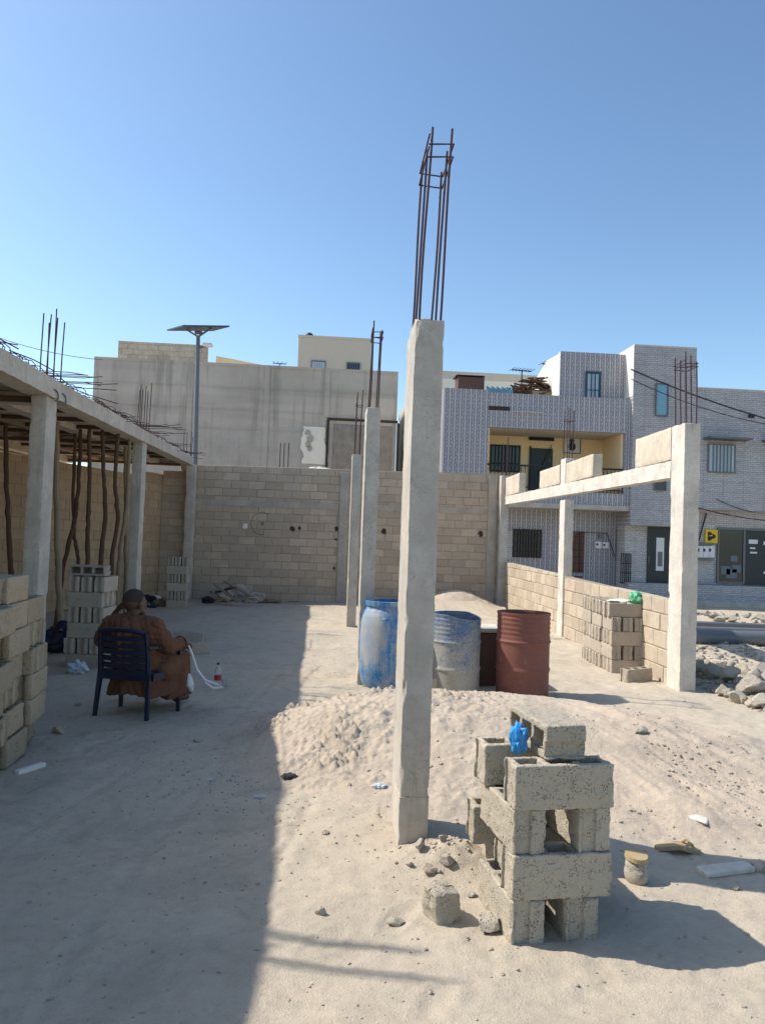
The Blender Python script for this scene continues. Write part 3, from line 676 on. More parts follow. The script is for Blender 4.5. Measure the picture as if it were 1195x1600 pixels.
for cy, n, ln, zz in ((8.5, 8, .50, .24), (11.2, 4, .35, .2), (13.4, 9, .60, .26), (16, 4, .4, .2), (18.2, 5, .5, .2)):
    for i in range(n):                    # beam bars sticking out over the edge
        y = cy+rg.uniform(-.15, .7)+i*.04; z = LZ(y)+zz-.04+rg.uniform(-.03, .14); e = ln*rg.uniform(.4, 1)
        MB().tube([(LX(y)-.5, y, z), (LX(y)+e*.5, y+rg.uniform(-.03, .03), z+rg.uniform(-.01, .02)), (LX(y)+e, y+rg.uniform(-.08, .08), z+rg.uniform(-.03, .04))], .0048, 5).build('projecting_bar', M['rebar'], sb, True)
mb = MB(); rg2 = random.Random(8)
for k in range(420):                      # lumps of mortar and grit on the edge
    y = rg2.uniform(2.5, 18.5); x = LX(y)-rg2.uniform(.0, .35)**1.0-.02; r = rg2.uniform(.008, .028); z = LZ(y)+.195+r*.5
    mb.ell((x, y, z), (r*rg2.uniform(.7, 1.4), r*rg2.uniform(.7, 1.6), r), 6, 4)
mb.build('mortar_lumps', M['conc_w'], sb)['kind'] = 'stuff'
for cy, zt, n in ((3.9, 4.05, 6), (8.55, 3.93, 6), (13.45, 4.1, 6), (18.7, 3.95, 4)):
    for i in range(n):
        x = LX(cy)-.05-.075*(i % 3)+rg.uniform(-.01, .01); y = cy+(.0 if i < 3 else .2); z0 = LZ(cy)+.15; t_ = zt+rg.uniform(-.12, .08); le = rg.uniform(-.02, .03)
        MB().tube([(x, y, z0), (x+le*.4, y, (z0+t_)/2), (x+le, y+.01, t_)], .0075, 6).build('starter_bar', M['rebar'], sb, True)
# conduit hooks on the beam face at the first column
for dy in (-.05, .22):
    mb = MB(); yb_ = 8.5+dy; mb.tube([(LX(yb_)+.015, yb_+.10*math.sin(a)-.02, LZ(yb_)+.02+.06*math.cos(a)) for a in np.linspace(-.2, 3.3, 9)], .008, 6); mb.build('conduit_hook', M['steel'], sb, True)
# wooden props
def prop(label, pts, Y, r, seed, square=False):
    P = [at(px, py, Y) for px, py in pts]; rg = random.Random(seed)
    tz = LZ(Y)+.0; 
    if P[0].z > tz: P[0].z = tz
    P[0].z = LZ(Y)+.03
    b = P[-1]; d = b-P[-2]; e = Vector((b.x+d.x*.3, Y+rg.uniform(-.1, .1), GZ(b.x, Y)-.02)); P.append(e)
    Q = []
    for a, c_ in zip(P[:-1], P[1:]):
        for k in range(6): Q.append(a.lerp(c_, k/6) + Vector((rg.uniform(-.008, .008), rg.uniform(-.008, .008), 0)))
    Q.append(P[-1]); R = [r*.8*(.85+.3*i/len(Q))*rg.uniform(.9, 1.1) for i in range(len(Q))]
    o = MB().tube(Q, R, 9).build('wooden_prop', M['plank'] if square else M['wood'], None, True); tag(o, label, 'wooden prop', 'wooden props under the slab'); return o
prop('crooked dark pole prop left of the first column, at the picture edge', [(8, 684), (11, 760), (15, 840), (18, 895)], 11.4, .045, 1)
prop('thick pale squared prop just right of the first column', [(88, 676), (89, 780), (92, 880), (94, 960)], 11.0, .055, 2, True)
prop('leaning round prop crossing low beside the thick pale prop', [(83, 770), (88, 830), (91, 900), (95, 960)], 11.2, .035, 3)
prop('bent dark prop leaning left towards the foot of the pale prop', [(126, 690), (124, 750), (117, 815), (98, 890)], 11.9, .04, 4)
prop('thin straight prop leaning across the bent dark one', [(116, 705), (115, 780), (117, 840), (122, 872)], 12.3, .036, 5)
prop('straightest dark prop, above the middle of the tall block pile', [(139, 690), (140, 760), (138, 820), (137, 870)], 11.7, .042, 6)
prop('kinked prop between the straight one and the column behind the man', [(160, 690), (163, 750), (166, 800), (159, 868)], 11.9, .040, 7)
prop('curved prop bulging to the right, next but one to the column behind the man', [(184, 697), (180, 750), (185, 810), (176, 868)], 12.0, .040, 8)
prop('slanting prop touching the left side of the column behind the man', [(201, 728), (199, 790), (191, 840), (187, 880)], 12.8, .045, 9, True)
prop('squared prop standing close behind the column that backs the man', [(196, 705), (197, 780), (197, 850), (198, 900)], 14.6, .05, 10, True)
# ------------------------------------------------------------------ hollow blocks
BL, BW, BH = .43, .142, .178
def block_mesh(name, step, mat, seed, amp=.0025, broken=False, BW=.142):
    w = .03 if BW > .13 else .026; cl = (BL-4*w)/3; e = .012
    xb = [-BL/2, -BL/2+e]
    x = -BL/2
    for k in range(3): xb += [x+w, x+w+cl]; x += w+cl
    xb += [BL/2-e, BL/2]; xb = sorted(set(round(v, 5) for v in xb))
    yb = [-BW/2, -BW/2+e, -BW/2+w, -.005, BW/2-w, BW/2-e, BW/2]; zb = [0, e, .03, BH-e, BH]
    xs, ys_, zs = axis(xb, step), axis(yb, step), axis(zb, step)
    cav = [(-BL/2+w+k*(cl+w), -BL/2+w+k*(cl+w)+cl) for k in range(3)]
    def occ(a, b, c_):
        o = np.ones(a.shape, bool)
        for u, v in cav: o &= ~((a > u) & (a < v) & (np.abs(b) < BW/2-w) & (c_ > .03))
        o &= ~((np.abs(a) > BL/2-e) & (b > -.005) & (b < BW/2-e))
        if broken: o &= ~((a + .5*b + .35*(c_-BH/2) > .02+.0*a))
        return o
    V, F = vox(xs, ys_, zs, occ); V = rounded(V, (-BL/2, -BW/2, 0), (BL/2, BW/2, BH), .006)
    if amp: V = V + np.stack([fbm(V*38 + seed*3, 3, seed+7*i, .7) for i in range(3)], -1)*amp
    e_ = (np.abs(np.abs(V[:, 0])-BL/2) < .014) & (np.abs(np.abs(V[:, 1])-BW/2) < .014); n_ = np.maximum(vn(V*26+seed, seed+2), 0); V[e_, 0] -= np.sign(V[e_, 0])*n_[e_]*.012; V[e_, 1] -= np.sign(V[e_, 1])*n_[e_]*.010
    if broken: V = V + np.stack([fbm(V*18 + seed, 3, seed+5*i) for i in range(3)], -1)*.008
    me = mk(name, V, F, mat, smooth=False); d = me.data; bpy.data.objects.remove(me); return d
fine = [block_mesh('concrete_block', .011, M['block'], s_) for s_ in range(4)]
midb = [block_mesh('concrete_block', .05, M['block_p'], s_+10, .003, BW=.124) for s_ in range(3)]
tanb = [block_mesh('concrete_block', .035, M['block_t'], s_+20, .0035, BW=.130) for s_ in range(3)]
halfb = block_mesh('broken_block', .012, M['block'], 31, broken=True)
RB = random.Random(77)
def blk(meshes, M4, label, group, cat='concrete block', name='concrete_block'):
    o = bpy.data.objects.new(name, RB.choice(meshes) if isinstance(meshes, list) else meshes); COL.objects.link(o)
    o.matrix_world = M4; tag(o, label, cat, group); return o
ORD = ['lowest', 'second', 'third', 'fourth', 'fifth', 'sixth', 'seventh', 'eighth']
# front stack --------------------------------------------------------
FS = Matrix.Translation((.795, 3.10, 0)) @ Matrix.Rotation(rad(6.5), 4, 'Z')
gz_fs = min(GZ(.9, 3.15), GZ(1.1, 3.3))-.004
def fs(u, v, row, along, label, rz=0, side=False, dz=0, m=None):
    z = gz_fs + row*(BH+.001) + dz
    T = FS @ Matrix.Translation((u, v, z)) @ Matrix.Rotation(rad(rz) + (math.pi/2 if along == 'v' else 0), 4, 'Z')
    if side: T = T @ Matrix.Rotation(math.pi/2, 4, 'X') @ Matrix.Translation((0, 0, -BH/2)) if side == 1 else T
    return blk(m or fine, T, label, 'blocks of the front stack')
S = 'in the foreground stack'
fs(.071, .215, 0, 'v', 'front left foot block, end-on, on the ground '+S)
fs(.300, .215, 0, 'v', 'front right foot block, end-on, on the ground '+S, 1)
fs(.19, .70, 0, 'v', 'rear left foot block, seen past the front one, '+S, -2)
fs(.44, .70, 0, 'v', 'rear right foot block, half hidden, '+S, 2)
fs(.215, .072, 1, 'u', 'long front block of the second course up '+S)
fs(.275, .34, 1, 'u', 'block end poking out right in the second course '+S, 2)
fs(.235, .64, 1, 'u', 'rear block poking out left in the second course '+S, -3)
fs(.071, .225, 2, 'v', 'left end-on block in the third course beside the see-through gap '+S)
fs(.345, .225, 2, 'v', 'right end-on block in the third course beside the see-through gap '+S, 2)
fs(.235, .70, 2, 'v', 'rear block seen through the gap of the third course '+S, -2)
fs(.215, .072, 3, 'u', 'long fourth-course block with open hollows, under the blue bag '+S, .5)
fs(.19, .40, 3, 'u', 'rear left block with open hollows poking out in the fourth course '+S, 2)
# top block lies on its side, hollows to the left
T = FS @ Matrix.Translation((.235, .27, gz_fs + 4*(BH+.001) + BW/2 + .004)) @ Matrix.Rotation(math.pi/2 + rad(1), 4, 'Z') @ Matrix.Rotation(-math.pi/2, 4, 'X') @ Matrix.Translation((0, 0, -BH/2))
blk(fine, T, 'topmost block, lying on its side and pointing away, '+S, 'blocks of the front stack')
# other piles --------------------------------------------------------
def pile(O, rz, layers, nv, meshes, group, where, lane, start='A', tops=None, jit=.008, flip=None, pv='depth'):
    """modules of one block length square, courses alternate long (A) and end-on (B); lane names the modules from near to far"""
    R0 = Matrix.Translation((O[0], O[1], 0)) @ Matrix.Rotation(rz, 4, 'Z')
    g = GZ(O[0], O[1])-.01
    for j in range(nv):
        n = tops[j] if tops else layers
        for r in range(n):
            A = (r % 2 == 0) == (start == 'A')
            if flip and (j, r) in flip: A = not A
            jx, jy = RB.uniform(-jit, jit)*2, RB.uniform(-jit, jit)
            for k in range(3):
                if A: u, v, an = BL/2, j*.45 + .072 + k*.146, 0; w = ('front', 'middle', 'rear')[k]
                else: u, v, an = .072 + k*.147, j*.45 + BL/2, math.pi/2; w = ('left', 'middle', 'right')[k]
                T = R0 @ Matrix.Translation((u+jx+RB.uniform(-.005, .005), v+jy, g + r*(BH+.001))) @ Matrix.Rotation(an+rad(RB.uniform(-1.5, 1.5)), 4, 'Z')
                kind_ = 'lengthwise' if A else 'end-on'
                blk(meshes, T, f'{w} {kind_} block, {ORD[r]} course, {lane[j]+" of " if lane[j] else ""}{where}', group)
    return R0, g
# tall pile behind the man's left shoulder
R0, g = pile((-2.97, 9.25), rad(-6), 6, 1, midb, 'blocks of the pile beside the seated man', 'tall pile left of the seated man', [''], 'A')
T = R0 @ Matrix.Translation((.225, .09, g+6*(BH+.001)+BW/2)) @ Matrix.Rotation(math.pi/2, 4, 'X') @ Matrix.Translation((0, 0, -BH/2))
blk(midb, T, 'top block on its side with three dark hollows, left of the seated man', 'blocks of the pile beside the seated man')
pile((-3.29, 16.55), rad(4), 6, 1, midb, 'blocks of the small far pile', 'small far pile by the back wall', [''], 'A')
pile((3.655, 9.66), rad(-3), 5, 3, midb, 'blocks of the pile by the low wall', 'pile under green bag by low wall', ['near part', 'middle part', 'far part'], 'A', tops=[4, 5, 5])
RP = Matrix.Translation((3.655, 9.66, 0)) @ Matrix.Rotation(rad(-3), 4, 'Z'); gpz = GZ(3.655, 9.66)-.01
for k, (u, v, lb) in enumerate(((.215, .10, 'front lengthwise top block, under the green bag by the low wall'), (.215, .30, 'second lengthwise block on top of the pile by the low wall, partly under the bags'))):
    blk(midb, RP @ Matrix.Translation((u-.02, v, gpz+4*(BH+.001))), lb, 'blocks of the pile by the low wall')
# left-edge pile, its long side towards the path
pile((-2.40, 4.35), rad(5.0), 7, 4, tanb, 'blocks of the left-edge pile', 'tan pile at left edge', ['nearest part', 'second part', 'third part', 'farthest part'], 'A', tops=[7, 7, 7, 6], jit=.026, flip={(1, 1), (1, 2), (2, 4), (0, 5), (2, 0), (3, 2), (3, 3), (2, 6)})
# loose blocks
def loose(px, py, label, rz=0, m=midb, tilt=0, half=False, dz=0):
    p = gp(px, py); z = TZ(p.x, p.y)+dz
    T = Matrix.Translation((p.x, p.y, z)) @ Matrix.Rotation(rad(rz), 4, 'Z') @ Matrix.Rotation(rad(tilt), 4, 'X')
    return blk(halfb if half else m, T, label, 'loose blocks on the ground', name='broken_block' if half else 'concrete_block')
T = Matrix.Translation((3.735, 9.02, GZ(3.735, 9.02)-.03)) @ Matrix.Rotation(rad(28), 4, 'Z')
blk(midb, T, 'loose block in the sand between the low wall and the thick right column', 'loose blocks on the ground')
p = gp(694, 1436); V, F = rough_box(.125, .13, .15, .009, .007, .012, 5, .012, 24); k = V[:, 0] > -.01; V[k, 2] -= (V[k, 0]+.01)*.35*(V[k, 2]/.15); V[:, 1] += .18*(V[:, 2]-.05)*(V[:, 1] < 0)
o = mk('broken_block', V, F, M['block']); o.location = (p.x, p.y+.04, TZ(p.x, p.y)-.015); o.rotation_euler = (rad(6), rad(-7), rad(24)); tag(o, 'broken block end lying between the nearest column and the front stack', 'broken block')
loose(300, 1024, 'cream block on the ground beyond the man\'s right arm', 20, dz=-.02)
loose(296, 1008, 'second cream block lying just behind the man\'s right hand', -8, dz=.0)
# ------------------------------------------------------------------ stones, rubble, litter
def rock(label, cat, p, s, seed, rz=0, mat=None, name='rubble_stone', group=None, flat=1, sink=.35, amp=.35):
    rg = random.Random(seed); me_ = bmesh.new(); bmesh.ops.create_icosphere(me_, subdivisions=3, radius=1)
    V = np.array([v.co[:] for v in me_.verts]); F = [tuple(v.index for v in f.verts) for f in me_.faces]; me_.free()
    # cut by random planes for broken faces
    for k in range(13):
        n = np.array([rg.uniform(-1, 1) for _ in range(3)]); n /= np.linalg.norm(n); d = rg.uniform(.38, .75); q = V@n - d; V = V - np.outer(np.maximum(q, 0), n)
    V = V*(1+.05*fbm(V*4+seed, 4, seed, .7)[:, None]); V = V*np.array(s)
    o = mk(name, V, F, mat or M['stone'], None, False)
    z = TZ(p[0], p[1]) + s[2]*(1-sink)*.8
    o.location = (p[0], p[1], z); o.rotation_euler = (rg.uniform(-.2, .2), rg.uniform(-.2, .2), rz); tag(o, label, cat, group); return o
def rpx(label, px, py, s, seed, **k): p = gp(px, py); return rock(label, 'stone', (p.x, p.y), s, seed, **k)
rpx('pitted lump of broken block touching the left foot of the front stack', 768, 1452, (.075, .055, .05), 3, mat=M['block'])
rpx('small rough stone alone on the bright sand near the shadow edge', 500, 1424, (.038, .03, .028), 4, mat=M['block'])
rpx('flat grey clod between the shadow edge and the broken block', 620, 1437, (.06, .035, .022), 5, mat=M['block'])
rpx('dark pebble on the sand left of the nearest column', 508, 1307, (.035, .022, .016), 6, mat=M['block'])
rpx('reddish clod at the foot of the nearest column', 668, 1372, (.055, .04, .035), 7, mat=M['sand'])
rpx('small tan stone right of the broken block end', 735, 1398, (.03, .025, .02), 8)
rpx('squarish stone lying at the right picture edge beyond the sandal', 1192, 1362, (.06, .05, .05), 9)
rpx('flat white stone slab leaning on the sand above the sandal', 1092, 1292, (.07, .10, .02), 10, mat=M['conc_w'])
rpx('round tan stone with one broken face beside the left-edge block pile', 90, 1146, (.07, .055, .05), 11, mat=M['block_t'])
rpx('dark clod in shade left of the chair legs', 122, 1101, (.05, .04, .03), 12, mat=M['block'])
rpx('small dark stone on the shaded ground in front of the chair', 308, 1163, (.05, .035, .02), 13, mat=M['block'])
rpx('small grey clod in the long shadow right of the front stack', 1150, 1388, (.03, .022, .018), 14, mat=M['block'])
o = MB().bev(-.15, .15, -.04, .04, 0, .03, .006).build('board', M['conc_w'], None); p = gp(1133, 1362); o.location = (p.x, p.y, TZ(p.x, p.y)); o.rotation_euler = (rad(4), 0, rad(14)); tag(o, 'short flat grey board lying on the sand below the sandal', 'board')
rg = random.Random(12); k = 0
big = [(1172, 1085, .16), (1140, 1070, .13), (1108, 1062, .12), (1095, 1082, .10), (1190, 1050, .15), (1150, 1092, .09), (1122, 1085, .08), (1185, 1098, .12), (1205, 1075, .16), (1160, 1058, .11), (1090, 1054, .12), (1118, 1048, .09), (1200, 1100, .1), (1135, 1098, .07), (1100, 1093, .06), (1178, 1066, .1)]
words = ['angular grey rubble chunk nearest the picture edge', 'broad grey rubble chunk in the middle of the street heap', 'grey rubble chunk right behind the thick right column', 'small rubble chunk low beside the thick right column', 'tall pale rubble chunk at the right edge of the heap', 'flat rubble chunk at the front of the street heap', 'squat upright rubble chunk in the front of the street heap', 'long slanting rubble chunk at the right front of the heap', 'grey chunk cut by the right picture edge in the street heap', 'flat pale chunk at the back of the street rubble heap', 'low chunk directly behind the foot of the thick right column', 'small chunk at the back left of the street rubble heap', 'chunk low in the right picture corner of the street heap', 'small front chunk between the squat and the low rubble chunks', 'smallest chunk at the front left of the street heap', 'chunk just behind the long slanting one in the street heap']
for i, (px, py, r) in enumerate(big):
    p = gp(px, py, .05)
    if p.x < 4.35: p.x = 4.4
    rock(words[i], 'rubble', (p.x, p.y), (r*rg.uniform(1.1, 1.7), r*rg.uniform(.8, 1.3), r*rg.uniform(.8, 1.2)), 100+i, rz=rg.uniform(0, 3), mat=M['block' if i % 2 else 'stone'], name='rubble_chunk', group='rubble chunks in the street')
NTH = 'nearest second third fourth fifth sixth seventh eighth ninth tenth eleventh twelfth thirteenth fourteenth fifteenth sixteenth seventeenth eighteenth nineteenth twentieth twenty-first twenty-second twenty-third twenty-fourth twenty-fifth twenty-sixth'.split()
for i in range(26):
    px = 1088 + i*4.3; py = rg.uniform(955, 972); p = gp(px, py, .05); r = rg.uniform(.05, .14)
    rock('pale broken stone beyond the street pipes, ' + NTH[i] + ' from the thick right column', 'rubble', (p.x, p.y), (r*1.2, r, r*.7), 200+i, rz=rg.uniform(0, 3), name='rubble_chunk', group='rubble line beyond the pipes')
def scatter(name, n, region, r0, r1, seed, mat, label, cat):
    rg = random.Random(seed); V = []; F = []; bm = bmesh.new(); bmesh.ops.create_icosphere(bm, subdivisions=1, radius=1)
    bv = np.array([v.co[:] for v in bm.verts]); bf = np.array([[v.index for v in f.verts] for f in bm.faces]); bm.free()
    nr = np.random.RandomState(seed); pts = [region(rg) for _ in range(n)]; ax = np.array(pts); gz = ground_z(ax[:, 0], ax[:, 1]); hh_ = heap_h(ax[:, 0], ax[:, 1]) + rel(ax[:, 0], ax[:, 1]) - .035; gz = np.maximum(gz, hh_)
    for i in range(n):
        r = r0*(r1/r0)**(rg.random()**2.2); q = bv*(1+.35*nr.uniform(-1, 1, (len(bv), 1)))*np.array([r*rg.uniform(.7, 1.4), r*rg.uniform(.7, 1.4), r*rg.uniform(.4, .8)])
        a = rg.uniform(0, 6.28); c_, s_ = math.cos(a), math.sin(a); q = np.stack([q[:, 0]*c_-q[:, 1]*s_, q[:, 0]*s_+q[:, 1]*c_, q[:, 2]], -1)
        V.append(q + np.array([ax[i, 0], ax[i, 1], gz[i]+r*.2])); F.append(bf + i*len(bv))
    o = mk(name, np.concatenate(V), np.concatenate(F), mat); tag(o, label, cat, kind='stuff'); return o
scatter('street_gravel', 4200, lambda g_: (4.35+g_.random()**1.3*6, 7.2+g_.random()*6.5), .01, .07, 5, M['stone'], 'loose gravel and broken stone covering the street beyond the right column', 'gravel')
scatter('yard_grit', 5200, lambda g_: (g_.uniform(-2.2, 3.8), 2.0+g_.random()**1.5*9), .0015, .010, 6, M['block_p'], 'scattered grit and tiny pebbles over the sandy yard', 'grit')
scatter('shadow_grit', 1200, lambda g_: (g_.gauss(-.45, .35), g_.gauss(5.5, .9)), .002, .010, 9, M['block'], 'dark patch of crumbly grit along the shadow edge', 'grit')
scatter('column_foot_clods', 200, lambda g_: (g_.gauss(.62, .13), g_.gauss(3.86, .12)), .002, .012, 7, M['sand'], 'crumbly clods heaped at the foot of the nearest column', 'clods')
scatter('heap_clods', 1500, lambda g_: (g_.gauss(.75, .6), g_.gauss(5.5, .5)), .003, .016, 8, M['sand'], 'damp sand clods scattered down the front of the sand heap', 'clods')
scatter('heap_gravel', 1500, lambda g_: (g_.gauss(2.1, .55), g_.gauss(4.95, .38)), .002, .012, 18, M['block_p'], 'fine grey gravel over the lower right slope of the sand heap', 'gravel')
for i, (px, py, r, lb) in enumerate(((655, 1350, .028, 'tan clod on the spill of earth at the foot of the nearest column'), (700, 1366, .034, 'brown clod right of the earth spill, behind the broken block end'), (640, 1362, .02, 'tiny clod left of the earth spill at the nearest column'), (690, 1348, .022, 'crumbly clod in the shade just right of the nearest column'), (998, 1215, .04, 'dark clod standing proud on the right slope of the sand heap'), (872, 1232, .018, 'small pebble on the slope right of the front stack'))): rpx(lb, px, py, (r*1.3, r, r), 40+i, mat=M['stone'])
# ------------------------------------------------------------------ pipes in the street
for (py, r, lb, z) in ((1003, .125, 'thickest grey pipe, nearest of the pipes lying in the street', 0), (991, .07, 'thin pale grey pipe in the middle of the pipes in the street', .0), (981, .06, 'thin dark pipe at the back of the pipes in the street', 0)):
    p = gp(1090, py, r); mb = MB(); y = p.y+.1; mb.tube([(4.9, y+.15, r+.05), (7.5, y+.04, r+.06), (10, y-.05, r+.05), (16, y-.2, r+.05)], r, 20, cap=False)
    mb.tube([(16, y-.2, r+.05), (10, y-.05, r+.05), (7.5, y+.04, r+.06), (4.9, y+.15, r+.05)], r*.88, 20, cap=False)
    tag(mb.build('street_pipe', M['pipe'], None, True), lb, 'pipe', 'pipes lying in the street')

# ------------------------------------------------------------------ drums
def steel_drum(label, x, y, z, R, H, mat, seed, dent=0, cut=0, lean=0):
    t = thing('steel_drum', label, 'drum', (x, y, z), 0, 'steel drums')
    prof = [(R*.97, 0), (R, .012), (R, .03)]
    for q in np.linspace(.04, H-.04, 60):
        zz = q/H; r = R
        for c_ in (.33, .66): r += .012*math.exp(-((zz-c_)/.018)**2)
        if zz > .7: r += .0035*math.sin((zz-.7)*115)
        prof.append((r, q))
    prof += [(R, H-.03), (R+.006, H-.012), (R+.004, H), (R-.006, H), (R-.012, H-.012)]
    inner = [(R-.012, H-.04), (R-.012, .03), (.02, .025)]
    def f(q, tt):
        k = 1 - dent*max(0, vn(np.array([[math.cos(tt)*1.3, math.sin(tt)*1.3, q[2]*2.2+seed]]), seed)[0])
        zz = q[2]
        if cut and zz > H*.9: zz -= cut*max(0, math.sin(tt*1+2.2))*(zz/H-.9)*10
        return (q[0]*k + lean*q[2], q[1]*k, zz)
    MB().lathe(prof+inner, 56, f=f).build('drum_body', mat, t, True)
    return t
steel_drum('rust-red steel drum, open at the top, rightmost of the drums', 2.135, 8.17, GZ(2.09, 8.0)-.005, .278, .885, M['drum_red'], 3, .02)
d2 = steel_drum('battered blue steel drum caked in dry cement, left of the red drum', 1.425, 8.26, GZ(1.39, 8.2)-.01, .262, .86, M['drum_mid'], 5, .10, .06, .0)
t = thing('plastic_drum', 'tall blue plastic drum streaked with cement, partly behind the nearest column', 'drum', (.70, 8.52, GZ(.7, 8.4)-.01))
prof = [(.20, 0), (.235, .015), (.262, .08), (.283, .20), (.288, .40), (.290, .60), (.286, .72), (.272, .80), (.250, .855), (.240, .87), (.238, .90), (.250, .905), (.252, .93), (.252, .955), (.232, .957), (.226, .93), (.23, .85), (.26, .7), (.26, .1), (.02, .04)]
pr = []
for (a, b), (c_, d_) in zip(prof[:-1], prof[1:]):
    for k in range(3): pr.append((a+(c_-a)*k/3, b+(d_-b)*k/3))
pr.append(prof[-1]); MB().lathe(pr, 56, f=lambda q, tt: (q[0]*(1+.02*math.sin(2*tt+q[2]*4)), q[1]*(1+.015*math.sin(3*tt)), q[2])).build('drum_body', M['drum_blue'], t, True)
for s_ in (-1, 1):
    MB().ell((.02*s_+.0, -.258 if s_ < 0 else .258, .77), (.055, .03, .03), 12, 6).build('moulded_handle', M['drum_blue'], t, True)
t = thing('trough', 'dark upright box with a pale lid between the blue steel drum and the red drum', 'box', (1.80, 8.75, GZ(1.8, 8.7)))
MB().bev(-.22, .22, -.17, .17, 0, .60, .01).build('box_body', M['bdoor'], t); MB().bev(-.25, .25, -.2, .2, .602, .66, .012).build('lid', M['conc_w'], t)
rock('broken slab of dry mortar leaning against the battered blue drum', 'stone', (1.14, 8.0), (.09, .05, .16), 61, mat=M['block_p'], sink=.2)

# ------------------------------------------------------------------ plastic bags, sandal, bottle, litter
def rag(name, label, loc, s, mat, seed, cat='plastic bag', tail=None):
    mb = MB(); rg = random.Random(seed)
    bm = bmesh.new(); bmesh.ops.create_icosphere(bm, subdivisions=4, radius=1); V = np.array([v.co[:] for v in bm.verts]); F = [tuple(v.index for v in f.verts) for f in bm.faces]; bm.free()
    n = np.abs(fbm(V*1.7+seed, 2, seed, .5)); V = V*(.72+.38*n)[:, None] + .09*np.stack([vn(V*3.5+i*9, seed+i) for i in range(3)], -1) + .03*np.stack([vn(V*9+i*9, seed+i) for i in range(3)], -1); V = V*np.array(s)
    o = mk(name, V, F, mat, None, True); o.location = loc; return tag(o, label, cat)
q = FS @ Vector((.085, .20, gz_fs+4*BH+.065)); rag('plastic_bag', 'crumpled bright blue plastic bag tucked against the topmost block of the front stack', q, (.045, .05, .075), M['blue_bag'], 4)
q = RP @ Vector((.36, .12, gpz+5*BH+.06)); rag('plastic_bag', 'crumpled green plastic bag on top of the block pile by the low wall', q, (.11, .10, .12), M['green_bag'], 6)
q = RP @ Vector((.16, .2, gpz+5*BH+.02)); rag('cement_sack', 'flattened pale paper sack beside the green bag on the block pile', q, (.2, .16, .03), M['whitew'], 7, 'paper sack')
p = gp(122, 1050); rag('plastic_bag', 'pale grey plastic bag on the ground at the foot of the tall block pile', (p.x, p.y, GZ(p.x, p.y)+.05), (.13, .11, .09), M['grey_bag'], 8)
p = gp(592, 1246); rag('litter', 'scrap of pale blue plastic on the sand left of the nearest column', (p.x, p.y, TZ(p.x, p.y)+.01), (.05, .04, .02), M['grey_bag'], 9, 'litter')
p = gp(452, 1224); rag('litter', 'black crumpled scrap at the shadow edge beside the sand heap', (p.x, p.y, TZ(p.x, p.y)+.01), (.06, .05, .02), M['iron'], 10, 'litter')
p = gp(406, 1253); rag('litter', 'pale curled scrap on the shaded ground near the shadow edge', (p.x, p.y, TZ(p.x, p.y)+.008), (.05, .015, .012), M['grey_bag'], 11, 'litter')
p = gp(327, 1218); rag('litter', 'tiny crushed clear wrapper in the middle of the shaded ground', (p.x, p.y, TZ(p.x, p.y)+.008), (.03, .02, .012), M['grey_bag'], 13, 'litter')
p = gp(48, 1203); o = MB().bev(-.11, .11, -.022, .022, 0, .03, .004).build('batten', M['whitew'], None); o.location = (p.x, p.y, GZ(p.x, p.y)); o.rotation_euler = (0, 0, rad(62)); tag(o, 'short pale batten offcut at the foot of the left-edge block pile', 'batten')
# sandal
p = gp(1058, 1327); t = thing('sandal', 'tan leather sandal lying sole up on the sand right of the front stack', 'sandal', (p.x, p.y, TZ(p.x, p.y)+.012), rad(-12))
def sole(L, W_, th, n=28):
    pts = []
    for k in range(n):
        a = 2*math.pi*k/n; x = math.cos(a)*L/2; w = W_/2*(1 if x > 0 else .82)*(1-.22*math.exp(-((x+.01)/.035)**2)); pts.append((x, math.sin(a)*w))
    V = [(x, y, z+.012*math.cos(x/L*5)) for z in (0, th) for x, y in pts]
    return MB().add(V, [tuple(range(n-1, -1, -1)), tuple(range(n, 2*n))] + [(k, (k+1) % n, n+(k+1) % n, n+k) for k in range(n)])
sole(.24, .10, .02).build('sole', M['tan_shoe'], t)
MB().tube([(.02, -.05, .018), (.05, -.03, .05), (.075, 0, .03), (.05, .03, .05), (.02, .05, .018)], .009, 6).build('strap', M['tan_shoe'], t, True)
# upturned shoe
p = gp(993, 1372); t = thing('shoe', 'worn shoe standing upright with its tan sole up beside the front stack', 'shoe', (p.x, p.y, TZ(p.x, p.y)-.01), rad(8))
mb = MB(); mb.ell((0, 0, .05), (.055, .07, .065), 16, 10); mb.ell((0, .0, .09), (.052, .06, .05), 16, 8); blob('upper', mb, M['block'], t, .007, 3)
MB().add([(x*.055, y*.06, .122+.008*y) for x, y in [(math.cos(a), math.sin(a)) for a in np.linspace(0, 6.1, 20)]] + [(x*.052, y*.057, .142+.008*y) for x, y in [(math.cos(a), math.sin(a)) for a in np.linspace(0, 6.1, 20)]], [tuple(range(20)), tuple(range(20, 40))] + [(k, (k+1) % 20, 20+(k+1) % 20, 20+k) for k in range(20)]).build('sole', M['tan_shoe'], t)
